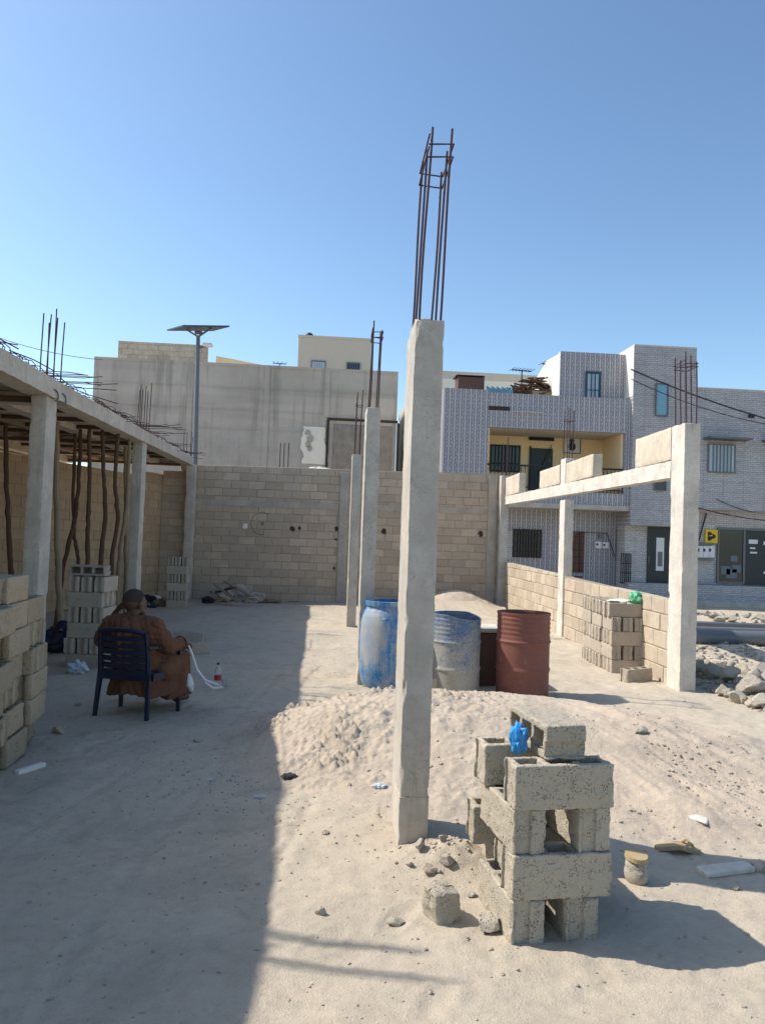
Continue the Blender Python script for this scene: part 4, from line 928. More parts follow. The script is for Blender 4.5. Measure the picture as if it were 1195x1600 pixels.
# bottle and cup
def clear_mat(name, c, tr):
    t = NT(name); return t.fin(c, .12, None, 0, .5, Transmission_Weight=tr, Alpha=1.0)
M['clear'] = clear_mat('clear_plastic', (.85, .88, .9), .8); M['label'] = simple('red_label', (.45, .03, .05), .5, .3, 30, 0)
p = gp(340, 1074); t = thing('water_bottle', 'clear plastic bottle with a red label standing on the shaded ground', 'bottle', (p.x, p.y, GZ(p.x, p.y)))
MB().lathe([(.03, 0), (.036, .01), (.036, .06), (.033, .07), (.036, .08), (.036, .15), (.030, .19), (.014, .225), (.013, .245)], 20).build('bottle_body', M['clear'], t, True)
MB().lathe([(.0368, .082), (.0368, .135)], 20).build('paper_label', M['label'], t, True); MB().lathe([(.0155, .243), (.0155, .262)], 14).build('cap', M['navy'], t)
p = gp(351, 1072); o = MB().lathe([(.024, 0), (.032, .09), (.030, .09), (.022, .004)], 18).build('plastic_cup', M['clear'], None, True); o.location = (p.x, p.y, GZ(p.x, p.y)); tag(o, 'small clear plastic cup beside the bottle', 'cup')
# debris at the foot of the back wall
for i, (px, py, s, m, lb) in enumerate(((345, 940, (.33, .22, .20), 'sack', 'crumpled brown cement sack, leftmost of the rubbish by the back wall'), (372, 938, (.34, .25, .26), 'sack', 'bulging torn cement sack in the middle of the rubbish'), (398, 941, (.30, .2, .16), 'sack', 'low crumpled sack towards the right of the rubbish by the wall'), (425, 941, (.30, .15, .05), 'plank', 'flat torn sack trailing right from the rubbish by the back wall'), (325, 942, (.18, .12, .09), 'iron', 'dark rag between the small block pile and the rubbish sacks'))):
    p = gp(px, py); rag('cement_sack', lb, (p.x, p.y, s[2]*.7), s, M[m], 30+i, 'sack')
for i, (a, b, lb) in enumerate((((335, 912), (372, 940), 'grey plank leaning down to the right over the rubbish sacks'), ((352, 908), (395, 932), 'longer split plank across the top of the rubbish sacks'), ((340, 925), (366, 918), 'short dark plank poking left out of the rubbish sacks'))):
    A, B = at(*a, 17.7+.15*i), at(*b, 17.5); tag(MB().bar(A, B, .14, .03).build('scrap_plank', M['plank' if i < 2 else 'wood'], None), lb, 'plank', 'scrap planks on the rubbish')
for i, (px, py, r, m) in enumerate(((232, 935, .12, 'iron'), (243, 932, .09, 'whitew'), (250, 940, .11, 'plank'), (238, 943, .08, 'iron'))):
    p = gp(px, py, .1); rag('litter', ['dark rag in the litter beyond the man\'s head', 'white scrap in the litter beyond the man\'s head', 'brown scrap in the litter beyond the man\'s head', 'low dark scrap at the front of the litter beyond the man\'s head'][i], (p.x, p.y, r*.6), (r*1.6, r, r), M[m], 50+i, 'litter')
p = gp(90, 1020); rag('cement_sack', 'dark folded tarpaulin between the left-edge pile and the tall block pile', (p.x, p.y+.1, .16), (.28, .25, .22), M['navy'], 71, 'tarpaulin')

# ------------------------------------------------------------------ chair and man
CH = (-1.60, 6.98); CR = rad(-17)
cz = GZ(*CH)
ch = thing('plastic_chair', 'navy blue slatted plastic armchair seen from behind, the man sitting in it', 'chair', (CH[0], CH[1], cz), CR)
nv = M['navy']
for sx in (-1, 1):
    MB().tube([(sx*.245, -.25, -.01), (sx*.235, -.235, .2), (sx*.225, -.215, .40)], [.020, .023, .027], 4).build('leg', nv, ch)          # rear
    MB().tube([(sx*.285, .22, -.01), (sx*.28, .215, .3), (sx*.285, .2, .56), (sx*.285, .16, .595)], [.020, .024, .027, .024], 4).build('leg', nv, ch)  # front
    MB().tube([(sx*.225, -.215, .38), (sx*.222, -.235, .55), (sx*.215, -.265, .74)], [.026, .023, .02], 6).build('back_post', nv, ch, True)
    mb = MB()
    pts = [(sx*.225, -.25, .62), (sx*.27, -.17, .615), (sx*.295, -.02, .60), (sx*.295, .12, .595), (sx*.285, .20, .575)]
    for a, b in zip(pts[:-1], pts[1:]): mb.bar(a, b, .055, .022)
    mb.build('armrest', nv, ch)
mb = MB(); mb.tube([(-.215, -.265, .735), (-.11, -.29, .755), (0, -.297, .76), (.11, -.29, .755), (.215, -.265, .735)], .021, 8); mb.build('top_rail', nv, ch, True)
for k in range(6):
    z = .685-.058*k; y = -.262+.008*k; mb = MB()
    for i in range(8):
        u0, u1 = -.212+.053*i, -.212+.053*(i+1); b0, b1 = -.028*(1-(u0/.215)**2), -.028*(1-(u1/.215)**2)
        mb.bar((u0, y+b0, z), (u1, y+b1, z), .012, .044)
    mb.build('back_slat', nv, ch)
mb = MB(); mb.bev(-.24, .24, -.22, .23, .375, .40, .008); mb.build('seat', nv, ch)
mb = MB(); mb.bar((-.235, -.225, .36), (.235, -.225, .36), .03, .06); mb.bar((-.27, .21, .36), (.27, .21, .36), .03, .06); mb.bar((-.25, -.2, .36), (-.28, .2, .36), .03, .06); mb.bar((.25, -.2, .36), (.28, .2, .36), .03, .06)
mb.build('seat_frame', nv, ch)
# the man: body in one skin
man = thing('person', 'bald man in brown robe slouching in navy chair, back turned, left hand at head', 'person', (CH[0], CH[1], cz), CR)
mb = MB()
mb.ell((0, -.05, .50), (.17, .13, .14)); mb.caps((0, -.08, .52), (0, -.13, .72), .145, .14); mb.ell((0, -.11, .76), (.18, .09, .09))
mb.caps((0, -.125, .80), (-.005, -.105, .90), .058, .058)          # neck
hc = Vector((-.005, -.09, .968)); hr = Matrix.Rotation(rad(-22), 3, 'Z') @ Matrix.Rotation(rad(-8), 3, 'X')
def H(p): return hc + hr @ (Vector(p)*1.1)
mb.ell(H((0, -.012, .018)), (.084, .103, .10), 20, 14, hr); mb.ell(H((0, .035, -.05)), (.062, .066, .068), 16, 10, hr)      # skull, jaw
mb.caps(H((0, .085, -.005)), H((0, .105, -.035)), .010, .016); mb.ell(H((0, .088, -.062)), (.024, .014, .008), 10, 6, hr); mb.ell(H((0, .082, -.07)), (.022, .014, .008), 10, 6, hr)
mb.ell(H((0, .076, .025)), (.052, .022, .014), 12, 6, hr); mb.ell(H((0, .072, -.098)), (.024, .022, .018), 10, 6, hr)
for sx in (-1, 1):
    mb.ell(H((sx*.079, -.005, -.012)), (.010, .022, .034), 12, 8, hr); mb.ell(H((sx*.086, -.014, -.004)), (.006, .016, .022), 10, 6, hr); mb.ell(H((sx*.032, .074, .002)), (.013, .012, .010), 10, 6, hr)
# left arm: elbow out on the armrest, forearm up, hand on the head
shL, elL, wrL = Vector((-.20, -.12, .79)), Vector((-.335, -.05, .635)), Vector((-.205, -.06, .875))
shR, elR, wrR = Vector((.20, -.12, .79)), Vector((.315, -.06, .615)), Vector((.33, .17, .615))
mb.caps((-.1, -.11, .77), shL, .06, .055); mb.caps((.1, -.11, .77), shR, .06, .055)
mb.caps(shL, elL, .055, .042); mb.caps(elL, wrL, .042, .027); mb.caps(shR, elR, .055, .042); mb.caps(elR, wrR, .042, .028)
def hand(w, fwd, side, nrm, curl, L=1.0):
    fwd = Vector(fwd).normalized(); side = Vector(side).normalized(); nrm = Vector(nrm).normalized()
    for k in range(4): mb.caps(w, w + fwd*.075 + side*(-.028+.019*k), .018, .0125)
    for k, ln in enumerate((.060, .072, .078, .068)):
        b = w + fwd*.08 + side*(-.030+.020*k); d = fwd; r = .0088
        for j, seg in enumerate((.46, .32, .22)):
            a_ = curl*(j+.6); dd = (d*math.cos(a_) + nrm*math.sin(a_)).normalized(); e = b + dd*ln*seg; mb.caps(b, e, r, r*.92, 8); b = e; r *= .92
    b = w + fwd*.03 + side*.028; e = b + (fwd*.6+side*.75+nrm*.3).normalized()*.035; mb.caps(b, e, .0105, .0095, 8); e2 = e + (fwd*.85+side*.3+nrm*.4).normalized()*.030; mb.caps(e, e2, .0095, .0085, 8)
hand(wrL, H((-.088, -.005, .045))-wrL, (.3, 1, .1), (1, .2, .1), .28)
hand(wrR, (.05, 1, -.25), (-1, .05, 0), (0, -.2, -1), .5)
# legs
for sx in (-1, 1):
    hip = Vector((sx*.10, -.02, .47)); kn = Vector((sx*.155, .40, .475)); an = Vector((sx*.13, .50, .09))
    mb.caps(hip, kn, .085, .060); mb.caps(kn, an, .055, .036); mb.caps(an+Vector((0, -.03, -.035)), an+Vector((.02*sx, .15, -.055)), .036, .028)
blob('body', mb, M['skin'], man, .0062, 2)
# close-cropped hair as a thin cap
mb = MB(); mb.ell(H((0, -.016, .022)), (.0865, .104, .101), 28, 18, hr); V = []; 
V = [v for v in mb.V]; keepf = [f for f in mb.F if all((hr.transposed() @ (Vector(mb.V[i])-hc)).z > (-.01 if (hr.transposed() @ (Vector(mb.V[i])-hc)).y < .02 else .05) for i in f)]
mk('cropped_hair', V, keepf, M['hair'], man, True)
mb = MB()
for sx in (-1, 1):
    mb.tube([H((sx*.088, -.02, 0)), H((sx*.083, .05, .003)), H((sx*.07, .095, .003))], .0022, 5)
    mb.tube([H((sx*.036+.026*math.cos(a), .098-.006*abs(math.cos(a)), .002+.019*math.sin(a))) for a in np.linspace(0, 6.28, 15)], .002, 5)
mb.tube([H((-.012, .10, .004)), H((.012, .10, .004))], .002, 5); mb.build('glasses', M['steel'], man, True)
# robe in one skin
mb = MB()
mb.ell((0, -.06, .47), (.225, .16, .14), 20, 12); mb.caps((0, -.085, .50), (0, -.13, .70), .185, .17); mb.ell((0, -.12, .765), (.235, .135, .12), 20, 12)
mb.caps((-.10, -.12, .80), shL+Vector((-.01, 0, 0)), .085, .085); mb.caps((.10, -.12, .80), shR+Vector((.01, 0, 0)), .085, .085)
mb.caps((0, -.125, .82), (-.003, -.115, .86), .09, .070)
mb.caps(shL, elL, .083, .080); mb.caps(elL, elL.lerp(wrL, .55), .078, .060)
mb.caps(shR, elR, .083, .078); mb.caps(elR, elR.lerp(wrR, .78), .076, .058)
for sx in (-1, 1):
    kn = Vector((sx*.155, .40, .485)); mb.caps((sx*.10, -.02, .47), kn, .125, .088); mb.caps(kn, (sx*.15, .47, .19), .095, .10)
mb.caps((0, .05, .45), (0, .38, .45), .13, .10)
mb.caps((0, .42, .42), (0, .47, .20), .10, .11)
# cloth hanging below the seat
rg = random.Random(2)
def skirt(cx, cy, z1, z0, a1, b1, a0, b0, ph=0):
    V = []; n = 40
    for i_ in range(7):
        f = i_/6; z = z1+(z0-z1)*f
        for k in range(n):
            a = 2*math.pi*k/n; w = 1+(.02+.07*f)*math.sin(7*a+ph+1.3*f)+.035*f*math.sin(13*a+ph*2)
            V.append((cx+(a1+(a0-a1)*f)*w*math.cos(a), cy+(b1+(b0-b1)*f)*w*math.sin(a), z + (.02*math.sin(3*a+ph) if i_ == 6 else 0)))
    mb.add(V, [(i_*n+(k+1) % n, i_*n+k, (i_+1)*n+k, (i_+1)*n+(k+1) % n) for i_ in range(6) for k in range(n)] + [tuple(range(n)), tuple(range(7*n-1, 6*n-1, -1))])
skirt(.0, .07, .44, .17, .23, .23, .275, .25); skirt(.19, .27, .50, .13, .13, .19, .165, .20, 2); mb.ell((.24, .12, .40), (.09, .20, .12), 14, 10)
mb.ell((0, -.085, .80), (.265, .135, .075), 20, 10); mb.ell((-.17, -.10, .74), (.13, .12, .11), 16, 10); mb.ell((.17, -.10, .74), (.13, .12, .11), 16, 10)
mb.caps((-.16, -.10, .70), (-.30, -.03, .62), .105, .085); mb.caps((.16, -.10, .70), (.30, -.03, .61), .105, .085); mb.ell((0, -.09, .60), (.235, .16, .20), 20, 12)
def folds(V):
    w = vn(V*4.5, 3); w2 = vn(V*7, 6)
    pl = np.abs(np.sin(V[:, 0]*34 + V[:, 2]*9 + 3.2*w)); cr = np.abs(np.sin(V[:, 2]*46 + V[:, 0]*16 + 4.5*w2))
    up = np.clip((V[:, 2]-.55)/.15, 0, 1); arm = np.clip((np.abs(V[:, 0])-.17)/.08, 0, 1)
    return -.013*(1-pl**.7)*(1-.6*arm) - .012*(1-cr**.6)*(.25+.75*arm*up) + vn(V*np.array([9, 9, 4]), 8)*.009
cb = [( .094*math.cos(a), -.118+.078*math.sin(a), .868+.012*math.sin(a)) for a in np.linspace(0, 6.283, 25)]
MB().tube(cb, .013, 8, cap=False).build('collar', M['robe'], man, True)
for wr, el in ((wrL.lerp(elL, .42), elL), (wrR.lerp(elR, .18), elR)):
    d_ = (wr-el).normalized(); u_ = d_.orthogonal().normalized(); v_ = d_.cross(u_)
    MB().tube([wr + (u_*math.cos(a)+v_*math.sin(a))*.060 for a in np.linspace(0, 6.283, 21)], .009, 6, cap=False).build('sleeve_hem', M['robe'], man, True)
blob('robe', mb, M['robe'], man, .009, 9, folds)
mb = MB(); mb.caps((.31, .34, .29), (.33, .33, .22), .03, .042); mb.caps((.33, .33, .22), (.335, .36, .17), .042, .03); blob('white_trouser_cuff', mb, M['white'], man, .008, 4, lambda V: vn(V*30, 4)*.004)
o = MB().tube([Vector((.345, .24, .60)), Vector((.37, .28, .50)), Vector((.40, .33, .36)), Vector((.46, .38, .26)), Vector((.56, .42, .22)), Vector((.62, .42, .20)), Vector((.55, .38, .19)), Vector((.47, .36, .24))], .011, 7).build('white_cord', M['white'], None, True)
o.location = (CH[0], CH[1], cz); o.rotation_euler = (0, 0, CR); tag(o, 'looped white cord hanging from the seated man\'s right hand', 'cord')

# ------------------------------------------------------------------ solar street lamp
b = at(309, 700, 22.0); t = thing('solar_street_lamp', 'solar street lamp on a tall dark pole behind the back wall', 'street lamp', (b.x, 22.0, 0))
lx = at(310, 525, 22.0).x-b.x
MB().tube([(0, 0, 0), (lx*.5, 0, 3.6), (lx, 0, 7.15)], [.085, .075, .055], 14).build('pole', M['steel'], t, True)
A, B = at(258, 519, 22.0), at(362, 512, 22.0)
ax = Vector((A.x-b.x, -.0, A.z)); bx_ = Vector((B.x-b.x, 0, B.z)); dd = (bx_-ax)
cpt = (ax+bx_)/2 + Vector((0, 0, .03)); V = []; ca, sa = math.cos(rad(38)), math.sin(rad(38))
for k in (0, 1):
    for (u, v) in ((-.72, -.47), (.72, -.47), (.72, .47), (-.72, .47)): V.append(cpt + Vector((u*ca-v*sa, u*sa+v*ca, .13*(u*ca-v*sa) + .16*(u*sa+v*ca) + k*.04)))
mk('panel', V, [(3, 2, 1, 0), (4, 5, 6, 7), (0, 1, 5, 4), (1, 2, 6, 5), (2, 3, 7, 6), (3, 0, 4, 7)], M['panel'], t)
mb = MB(); c0 = Vector((lx, 0, 7.12)); mb.bar(c0, ax+dd*.3+Vector((0, 0, .06)), .05, .04); mb.bar(c0, ax+dd*.72+Vector((0, 0, .06)), .05, .04); mb.bev(lx-.1, lx+.12, -.08, .08, 7.20, 7.27, .02); mb.build('bracket', M['steel'], t)
MB().bar((lx, 0, 6.80), (lx+.30, -.05, 6.88), .05, .05).build('lamp_arm', M['steel'], t); o = MB().bev(lx+.15, lx+.42, -.2, .05, 6.84, 6.92, .02).build('lamp_head', M['white'], t)
# ------------------------------------------------------------------ big cement-rendered building
gb = thing('rendered_building', 'tall windowless building face in grey stained cement render behind the back wall', 'building', (0, 30, 0))
x0 = at(148, 560, 30).x; x1 = at(622, 585, 30).x
mb = MB(); mb.box(x0, x1, 0, 9, 0, 8.14); mk('wall', mb.V, mb.F, M['render'], gb)
mb = MB()
for px in (297, 417, 511): x = at(px, 620, 30).x; mb.box(x-.10, x+.10, -.04, -.002, 0 if px != 511 else 6.25, 8.1)
mb.box(x0, x1, -.025, -.001, 8.06, 8.16); mk('pilaster', mb.V, mb.F, M['render'], gb)
for k in (5.6, 6.35, 7.2): MB().box(x0+.02, x1-.02, -.018, -.0015, k, k+.035).build('pour_line', M['render'], gb)
p = at(491, 696, 30); V, F = rough_box(.95, .04, 1.45, .12, .02, .01, 3); V[:, 0] += p.x + vn(V*3, 4)*.22 + vn(V*9, 6)*.06; V[:, 2] += p.z-.72; V[:, 1] -= .012; mk('white_patch', V, F, M['whitew'], gb, True)
mb = MB(); rg = random.Random(3)
for (px, py, r) in ((481, 676, .11), (485, 685, .13), (481, 694, .10), (484, 701, .09)):
    p = at(px, py, 30); n = 9; V = [(p.x+r*rg.uniform(.8, 1.3)*math.cos(6.283*k/n), -.055, p.z+r*rg.uniform(.9, 1.4)*math.sin(6.283*k/n)) for k in range(n)]; V += [(v[0], -.03, v[2]) for v in V]
    mb.add(V, [tuple(range(n))]+[(k, (k+1) % n, n+(k+1) % n, n+k) for k in range(n)])
mb.build('spalled_render', M['render'], gb)
a, b2 = at(514, 655, 30), at(619, 730, 30)
mb = MB(); mb.box(a.x-.06, b2.x, -.07, -.001, a.z-.04, a.z+.05); mb.box(a.x-.08, a.x+.02, -.07, -.001, 3.5, a.z-.045); mb.box(b2.x-.03, b2.x+.08, -.07, -.001, 3.5, a.z-.045); mb.build('panel_edging', M['dark_in'], gb)
V, F = rough_box(2.3, .03, 2.0, .25, .006, .006, 6); V += np.array([(a.x+b2.x)/2, -.018, 4.0]); mk('dark_panel', V, F, concrete_mat('dark_render', (.27, .24, .21), (.06, .05, .05), .7), gb, True)  # flat panel in a darker, streaked render than the wall around it
p = at(497, 727, 28); rag('rubble_on_wall', 'low white spill of mortar and scraps behind the top of the back wall', (p.x*.7, 20.0, 3.30), (.35, .15, .12), M['whitew'], 80, 'mortar spill')
for px in (437, 443, 450): pass
t = thing('rebar_bundle', 'three bare bars standing behind the back wall left of the white patch', 'rebar bundle', (0, 19.6, 0))
for px in (438, 444, 451):
    p = at(px, 692, 19.6); MB().tube([(p.x, 0, .2), (p.x, 0, 2), (p.x+.01, 0, p.z)], .012, 6).build('rebar', M['rebar'], t, True)
bpb = masonry('parapet_wall', 4.25, 1.2, .2, .5, .22, wall_mat('parapet_masonry', (.62, .52, .40), (.46, .39, .31), .1), 'unrendered block parapet on the roof behind the grey building face', 'parapet', seed=44)
p = at(185, 537, 32); q = at(325, 541, 32); bpb.location = (p.x, 32, 8.1); bpb.scale = ((q.x-p.x)/4.25, 1, 1)
p = at(325, 541, 32); q = at(410, 570, 33)
t = thing('beige_roof_house', 'low beige rooftop wall right of the block parapet', 'building', (0, 33, 0)); a_ = at(338, 556, 33)
mb = MB(); mb.add([(a_.x, 0, 7), (q.x, 0, 7), (q.x, 0, q.z), (a_.x, 0, a_.z), (a_.x, 4, 7), (q.x, 4, 7), (q.x, 4, q.z), (a_.x, 4, a_.z)], [(0, 1, 2, 3), (7, 6, 5, 4), (0, 4, 5, 1), (1, 5, 6, 2), (2, 6, 7, 3), (3, 7, 4, 0)]); mb.build('wall', M['cream'], t)
# beige tower house with two small windows
bt = thing('beige_tower_house', 'plain beige rooftop block with two small windows above the grey building face', 'building', (0, 38, 0))
a, b2 = at(467, 523, 38), at(580, 529, 38); mb = MB(); mb.box(a.x, b2.x, 0, 5, 5, a.z-.12); mb.build('wall', M['beige'], bt); MB().box(a.x-.03, b2.x+.03, -.03, 5.03, a.z-.118, a.z).build('parapet_cap', M['beige'], bt)
for (u0, v0, u1, v1, m) in ((488, 565, 507, 576, 'curtain'), (543, 568, 561, 578, 'glass')):
    p, q = at(u0, v0, 38), at(u1, v1, 38); w = MB().box(p.x, q.x, -.04, -.002, q.z, p.z).build('window', M[m], bt)
    mb = MB(); mb.box(p.x-.05, q.x+.05, -.06, -.045, p.z, p.z+.06); mb.box(p.x-.05, p.x, -.06, -.045, q.z, p.z); mb.box(q.x, q.x+.05, -.06, -.045, q.z, p.z)
    for k in range(1, 5): x = p.x+(q.x-p.x)*k/5; mb.box(x-.012, x+.012, -.06, -.045, q.z, p.z)
    mb.build('window_grille', M['steel'], w)
p = at(483, 521, 39); MB().ell((p.x, 1.5, p.z-.02), (.22, .2, .2), 12, 6).build('roof_vent', M['iron'], bt, True)
# cream house further right, its left side lit
ch2 = thing('cream_side_house', 'taller cream house behind the tiled one, its sunlit side wall showing beside the nearest column', 'building', (0, 27, 0))
MB().box(3.32, 11.5, 0, 10, 0, 7.35).build('wall', M['whitew'], ch2); MB().box(3.30, 11.5, -.02, 10.2, 7.35, 7.62).build('parapet', M['beige'], ch2)
V, F = rough_box(.05, .9, 1.3, .15, .03, .01, 9); V += np.array([3.31, 4.2, 4.3]); mk('bare_patch', V, F, M['block_t'], ch2, True)

# ------------------------------------------------------------------ tiled house one
Y1 = 21.75; YT = 22.2; YG = 22.7; YI = 23.4
h1 = thing('tiled_house', 'two-storey house clad in grey-blue upright patterned tiles with a cream balcony recess', 'building', (0, 0, 0))
X_ = lambda px, py=700, Y=Y1: at(px, py, Y).x
Z_ = lambda py, px=850, Y=Y1: at(px, py, Y).z
def fbox(parent, name, px0, py0, px1, py1, Y, dpt, mat, proud=0, refx=None, **k):
    """box whose front face spans a photo rectangle on plane Y"""
    p, q = at(px0, py0, Y), at(px1, py1, Y); mb = MB(); mb.box(p.x, q.x, Y-proud, Y+dpt, q.z, p.z); return mb.build(name, mat, parent, **k)
xl, xr = 3.2, X_(986)
zf = Z_(768, 870); zt_op = Z_(672, 870)
# ground floor, left block, parapet band, tower
MB().box(xl, xr-.03, YG, 27, 0, Z_(788, 870)-.12).build('ground_floor_wall', M['tile1'], h1)
MB().box(xl, xr-.01, Y1-.06, 27, Z_(788, 870)-.118, Z_(788, 870)+.02).build('floor_ledge', M['conc'], h1)
MB().box(xl, xr-.015, Y1, 27, Z_(788, 870)+.022, zf).build('balcony_fascia', M['tile1'], h1)
xb0, xb1 = X_(762), X_(975)
MB().box(xl, xb0, Y1+.002, 27, zf+.002, Z_(607, 720)).build('left_wall', M['tile1'], h1)
MB().box(xb1, xr-.02, Y1+.002, 27, zf+.002, zt_op).build('right_pier', M['tile1'], h1)
MB().box(xb0+.003, xr-.022, Y1, Y1+.16, zt_op+.002, Z_(618, 870)).build('parapet_band', M['tile1'], h1)
MB().box(xb0+.003, xr-.022, Y1+.162, 27, zt_op+.002, zt_op+.2).build('roof_slab', M['beige'], h1)
mb = MB(); mb.box(xb0+.003, xb1-.003, YI, YI+.15, zf+.003, zt_op); mb.box(xb1-.06, xb1-.003, Y1+.1, YI-.002, zf+.003, zt_op-.002); mb.box(xb0+.003, xb0+.06, Y1+.1, YI-.002, zf+.003, zt_op-.002)
mb.build('balcony_wall', M['cream'], h1)
xt0 = X_(871, Y=YT); ztw = Z_(551, 920, YT); xr2 = X_(986, Y=YT)
MB().box(xt0, xr2, YT, 22.36, zt_op+.202, ztw).build('tower_front', M['tile1'], h1)
# cream sloping side of the stair tower
mb = MB(); V = [(xt0+.002, 22.37, 5), (xt0+.002, 27.6, 5), (xt0+.002, 27.6, 6.55), (xt0+.002, 25.4, 6.9), (xt0+.002, 23.6, 7.35), (xt0+.002, 22.37, ztw-.05)]; V += [(x+.16, y, z) for x, y, z in V]
mb.add(V, [(0, 1, 2, 3, 4, 5), (11, 10, 9, 8, 7, 6)] + [(k, 6+k, 6+(k+1) % 6, (k+1) % 6) for k in range(6)]); mb.build('tower_side_wall', M['whitew'], h1)
MB().box(xt0+.17, xr-.03, 22.37, 26.5, 6.2, 7.2).build('tower_core', M['whitew'], h1)
def window(parent, px0, py0, px1, py1, Y, pane, nbars=0, fr=None, horiz=(), fw=.05, barm=None):
    p, q = at(px0, py0, Y), at(px1, py1, Y); fr = fr or M['iron']
    w = MB(); w.box(p.x, q.x, Y-.03, Y-.004, q.z, p.z); w = w.build('window', pane, parent)
    mb = MB(); mb.box(p.x-fw, q.x+fw, Y-.05, Y-.031, p.z, p.z+fw); mb.box(p.x-fw, q.x+fw, Y-.05, Y-.031, q.z-fw, q.z); mb.box(p.x-fw, p.x, Y-.05, Y-.0315, q.z, p.z); mb.box(q.x, q.x+fw, Y-.05, Y-.0315, q.z, p.z)
    mb.build('frame', fr, w)
    if nbars:
        mb = MB()
        for k in range(1, nbars): x = p.x+(q.x-p.x)*k/nbars; mb.box(x-.014, x+.014, Y-.075, Y-.052, q.z, p.z)
        for f in horiz: z = q.z+(p.z-q.z)*f; mb.box(p.x, q.x, Y-.085, Y-.0765, z-.012, z+.012)
        mb.build('grille', barm or M['iron'], w)
    return w
M['fr_blue'] = simple('dark_blue_frame', (.03, .07, .12), .5, .2, 5, 0)
window(h1, 917, 584, 933, 637, YT, M['curtain'], 3, M['fr_blue'], (.5,), .07, M['fr_blue'])
window(h1, 768, 697, 809, 736, YI, M['glass'], 8, horiz=(.3,))
window(h1, 828, 677, 862, 687, YI, M['glass'], 6)
d = fbox(h1, 'door', 829, 700, 861, 768, YI, -.001, M['gdoor'], .04)
p = at(829, 700, YI); q = at(861, 768, YI); MB().box(p.x-.05, p.x, YI-.06, YI-.041, q.z, p.z+.05).build('frame', M['iron'], d); MB().box(q.x-.12, q.x-.09, YI-.07, YI-.041, q.z+.9, q.z+1.0).build('handle', M['steel'], d)
po = fbox(h1, 'poster', 881, 680, 905, 708, YI, 0, M['white'], .02); p = at(893, 693, YI); mb = MB(); mb.ell((p.x, YI-.022, p.z+.08), (.07, .004, .09), 10, 6); mb.ell((p.x, YI-.022, p.z-.1), (.12, .004, .13), 10, 6); mb.build('portrait_print', M['iron'], po)
mb = MB()
p, q = at(881, 680, YI), at(905, 708, YI); 
for (a_, b_, c_, e_) in ((p.x-.02, q.x+.02, p.z, p.z+.02), (p.x-.02, q.x+.02, q.z-.02, q.z), (p.x-.02, p.x, q.z, p.z), (q.x, q.x+.02, q.z, p.z)): mb.box(a_, b_, YI-.03, YI-.001, c_, e_)
mb.build('poster_frame', M['iron'], po)
mb = MB(); zr = Z_(729, 870); mb.box(xb0, xb1, Y1+.05, Y1+.09, zr-.03, zr+.02); mb.box(xb0, xb1, Y1+.055, Y1+.085, zf+.08, zf+.11)
k = 0; x = xb0
while x < xb1: mb.box(x, x+.015, Y1+.06, Y1+.08, zf, zr-.03); x += .11
for z_ in (.35, .6):
    pass
mb.build('railing', M['iron'], h1)
fbox(h1, 'drain_post', 925, 708, 931, 768, Y1+.02, .04, M['iron'])
window(h1, 804, 829, 842, 869, YG, M['glass'], 9, horiz=(.15, .5, .85))
d = fbox(h1, 'door', 886, 830, 911, 895, YG, 0, M['bdoor'], .04); p = at(886, 830, YG); q = at(911, 905, YG); mb = MB()
for k in range(7): z = p.z-.15-.2*k; mb.box(p.x+.05, q.x-.05, YG-.055, YG-.041, z-.02, z+.02)
mb.build('door_slats', M['wood'], d)
mbx = fbox(h1, 'meter_box', 928, 846, 937, 857, YG, 0, M['white'], .12); fbox(mbx, 'dial', 931, 849, 934, 852, YG-.121, .002, M['iron'], .004)
mbx = fbox(h1, 'meter_box', 939, 847, 948, 857, YG, 0, M['white'], .12); fbox(mbx, 'dial', 942, 850, 945, 853, YG-.121, .002, M['iron'], .004)
fbox(h1, 'cable_box', 934, 835, 942, 841, YG, 0, M['steel'], .08)
fbox(h1, 'side_panel', 784, 829, 799, 872, YG, 0, M['tile2w'], .03)
fbox(h1, 'switch_plate', 784, 857, 789, 868, YG, 0, M['white'], .05)
# wires along the lower wall
for j, pts in enumerate((((905, 893), (905, 832), (948, 833), (960, 870)), ((862, 695), (845, 730), (838, 745)))):
    MB().tube([at(a, b, (YG if j == 0 else YI)-.06) for a, b in pts], .012, 5).build('wall_cable', M['iron'], h1, True)
# ------------------------------------------------------------------ stone-tiled house two
Y2 = 21.6; Y2G = 22.05
h2 = thing('stone_tiled_house', 'taller house clad in grey stone-look tiles with a dark shopfront on its ground floor', 'building', (0, 0, 0))
xa = at(987, 700, Y2).x; xc = at(1086, 650, Y2).x
z_t = at(1030, 542, Y2).z; z_r = at(1120, 608, Y2).z; zbL = at(1010, 821, Y2).z; zbR = at(1140, 797, Y2).z
MB().box(xa, xc, Y2, 27, zbL, z_t).build('tower_wall', M['tile2'], h2)
MB().box(xa-.004, xc+.004, Y2-.004, 27.1, z_t, z_t+.04).build('tower_coping', M['beige'], h2)
MB().box(xa-.012, xa-.001, Y2+.001, 27, Z_(618, 980, Y2), z_t).build('tower_side_render', M['whitew'], h2)
MB().box(xc+.002, 18, Y2+.003, 27, zbR, z_r).build('upper_wall', M['tile2'], h2)
MB().box(xc+.004, 18, Y2-.004, 27, z_r+.001, z_r+.035).build('coping', M['beige'], h2)
xgl = at(975, 870, Y2G).x
MB().box(xgl, 18, Y2G, 27, 0, zbR+.5).build('ground_floor_wall', M['tile2w'], h2)
mb = MB(); za = at(1140, 915, 21.75).z; mb.box(xgl-.02, 18, 21.62, Y2G-.002, 0, za); mb.build('plinth', M['tile2'], h2)
mb = MB(); mb.box(xgl-.05, 18, 21.25, 21.618, 0, .16); mb.build('front_step', M['conc'], h2)
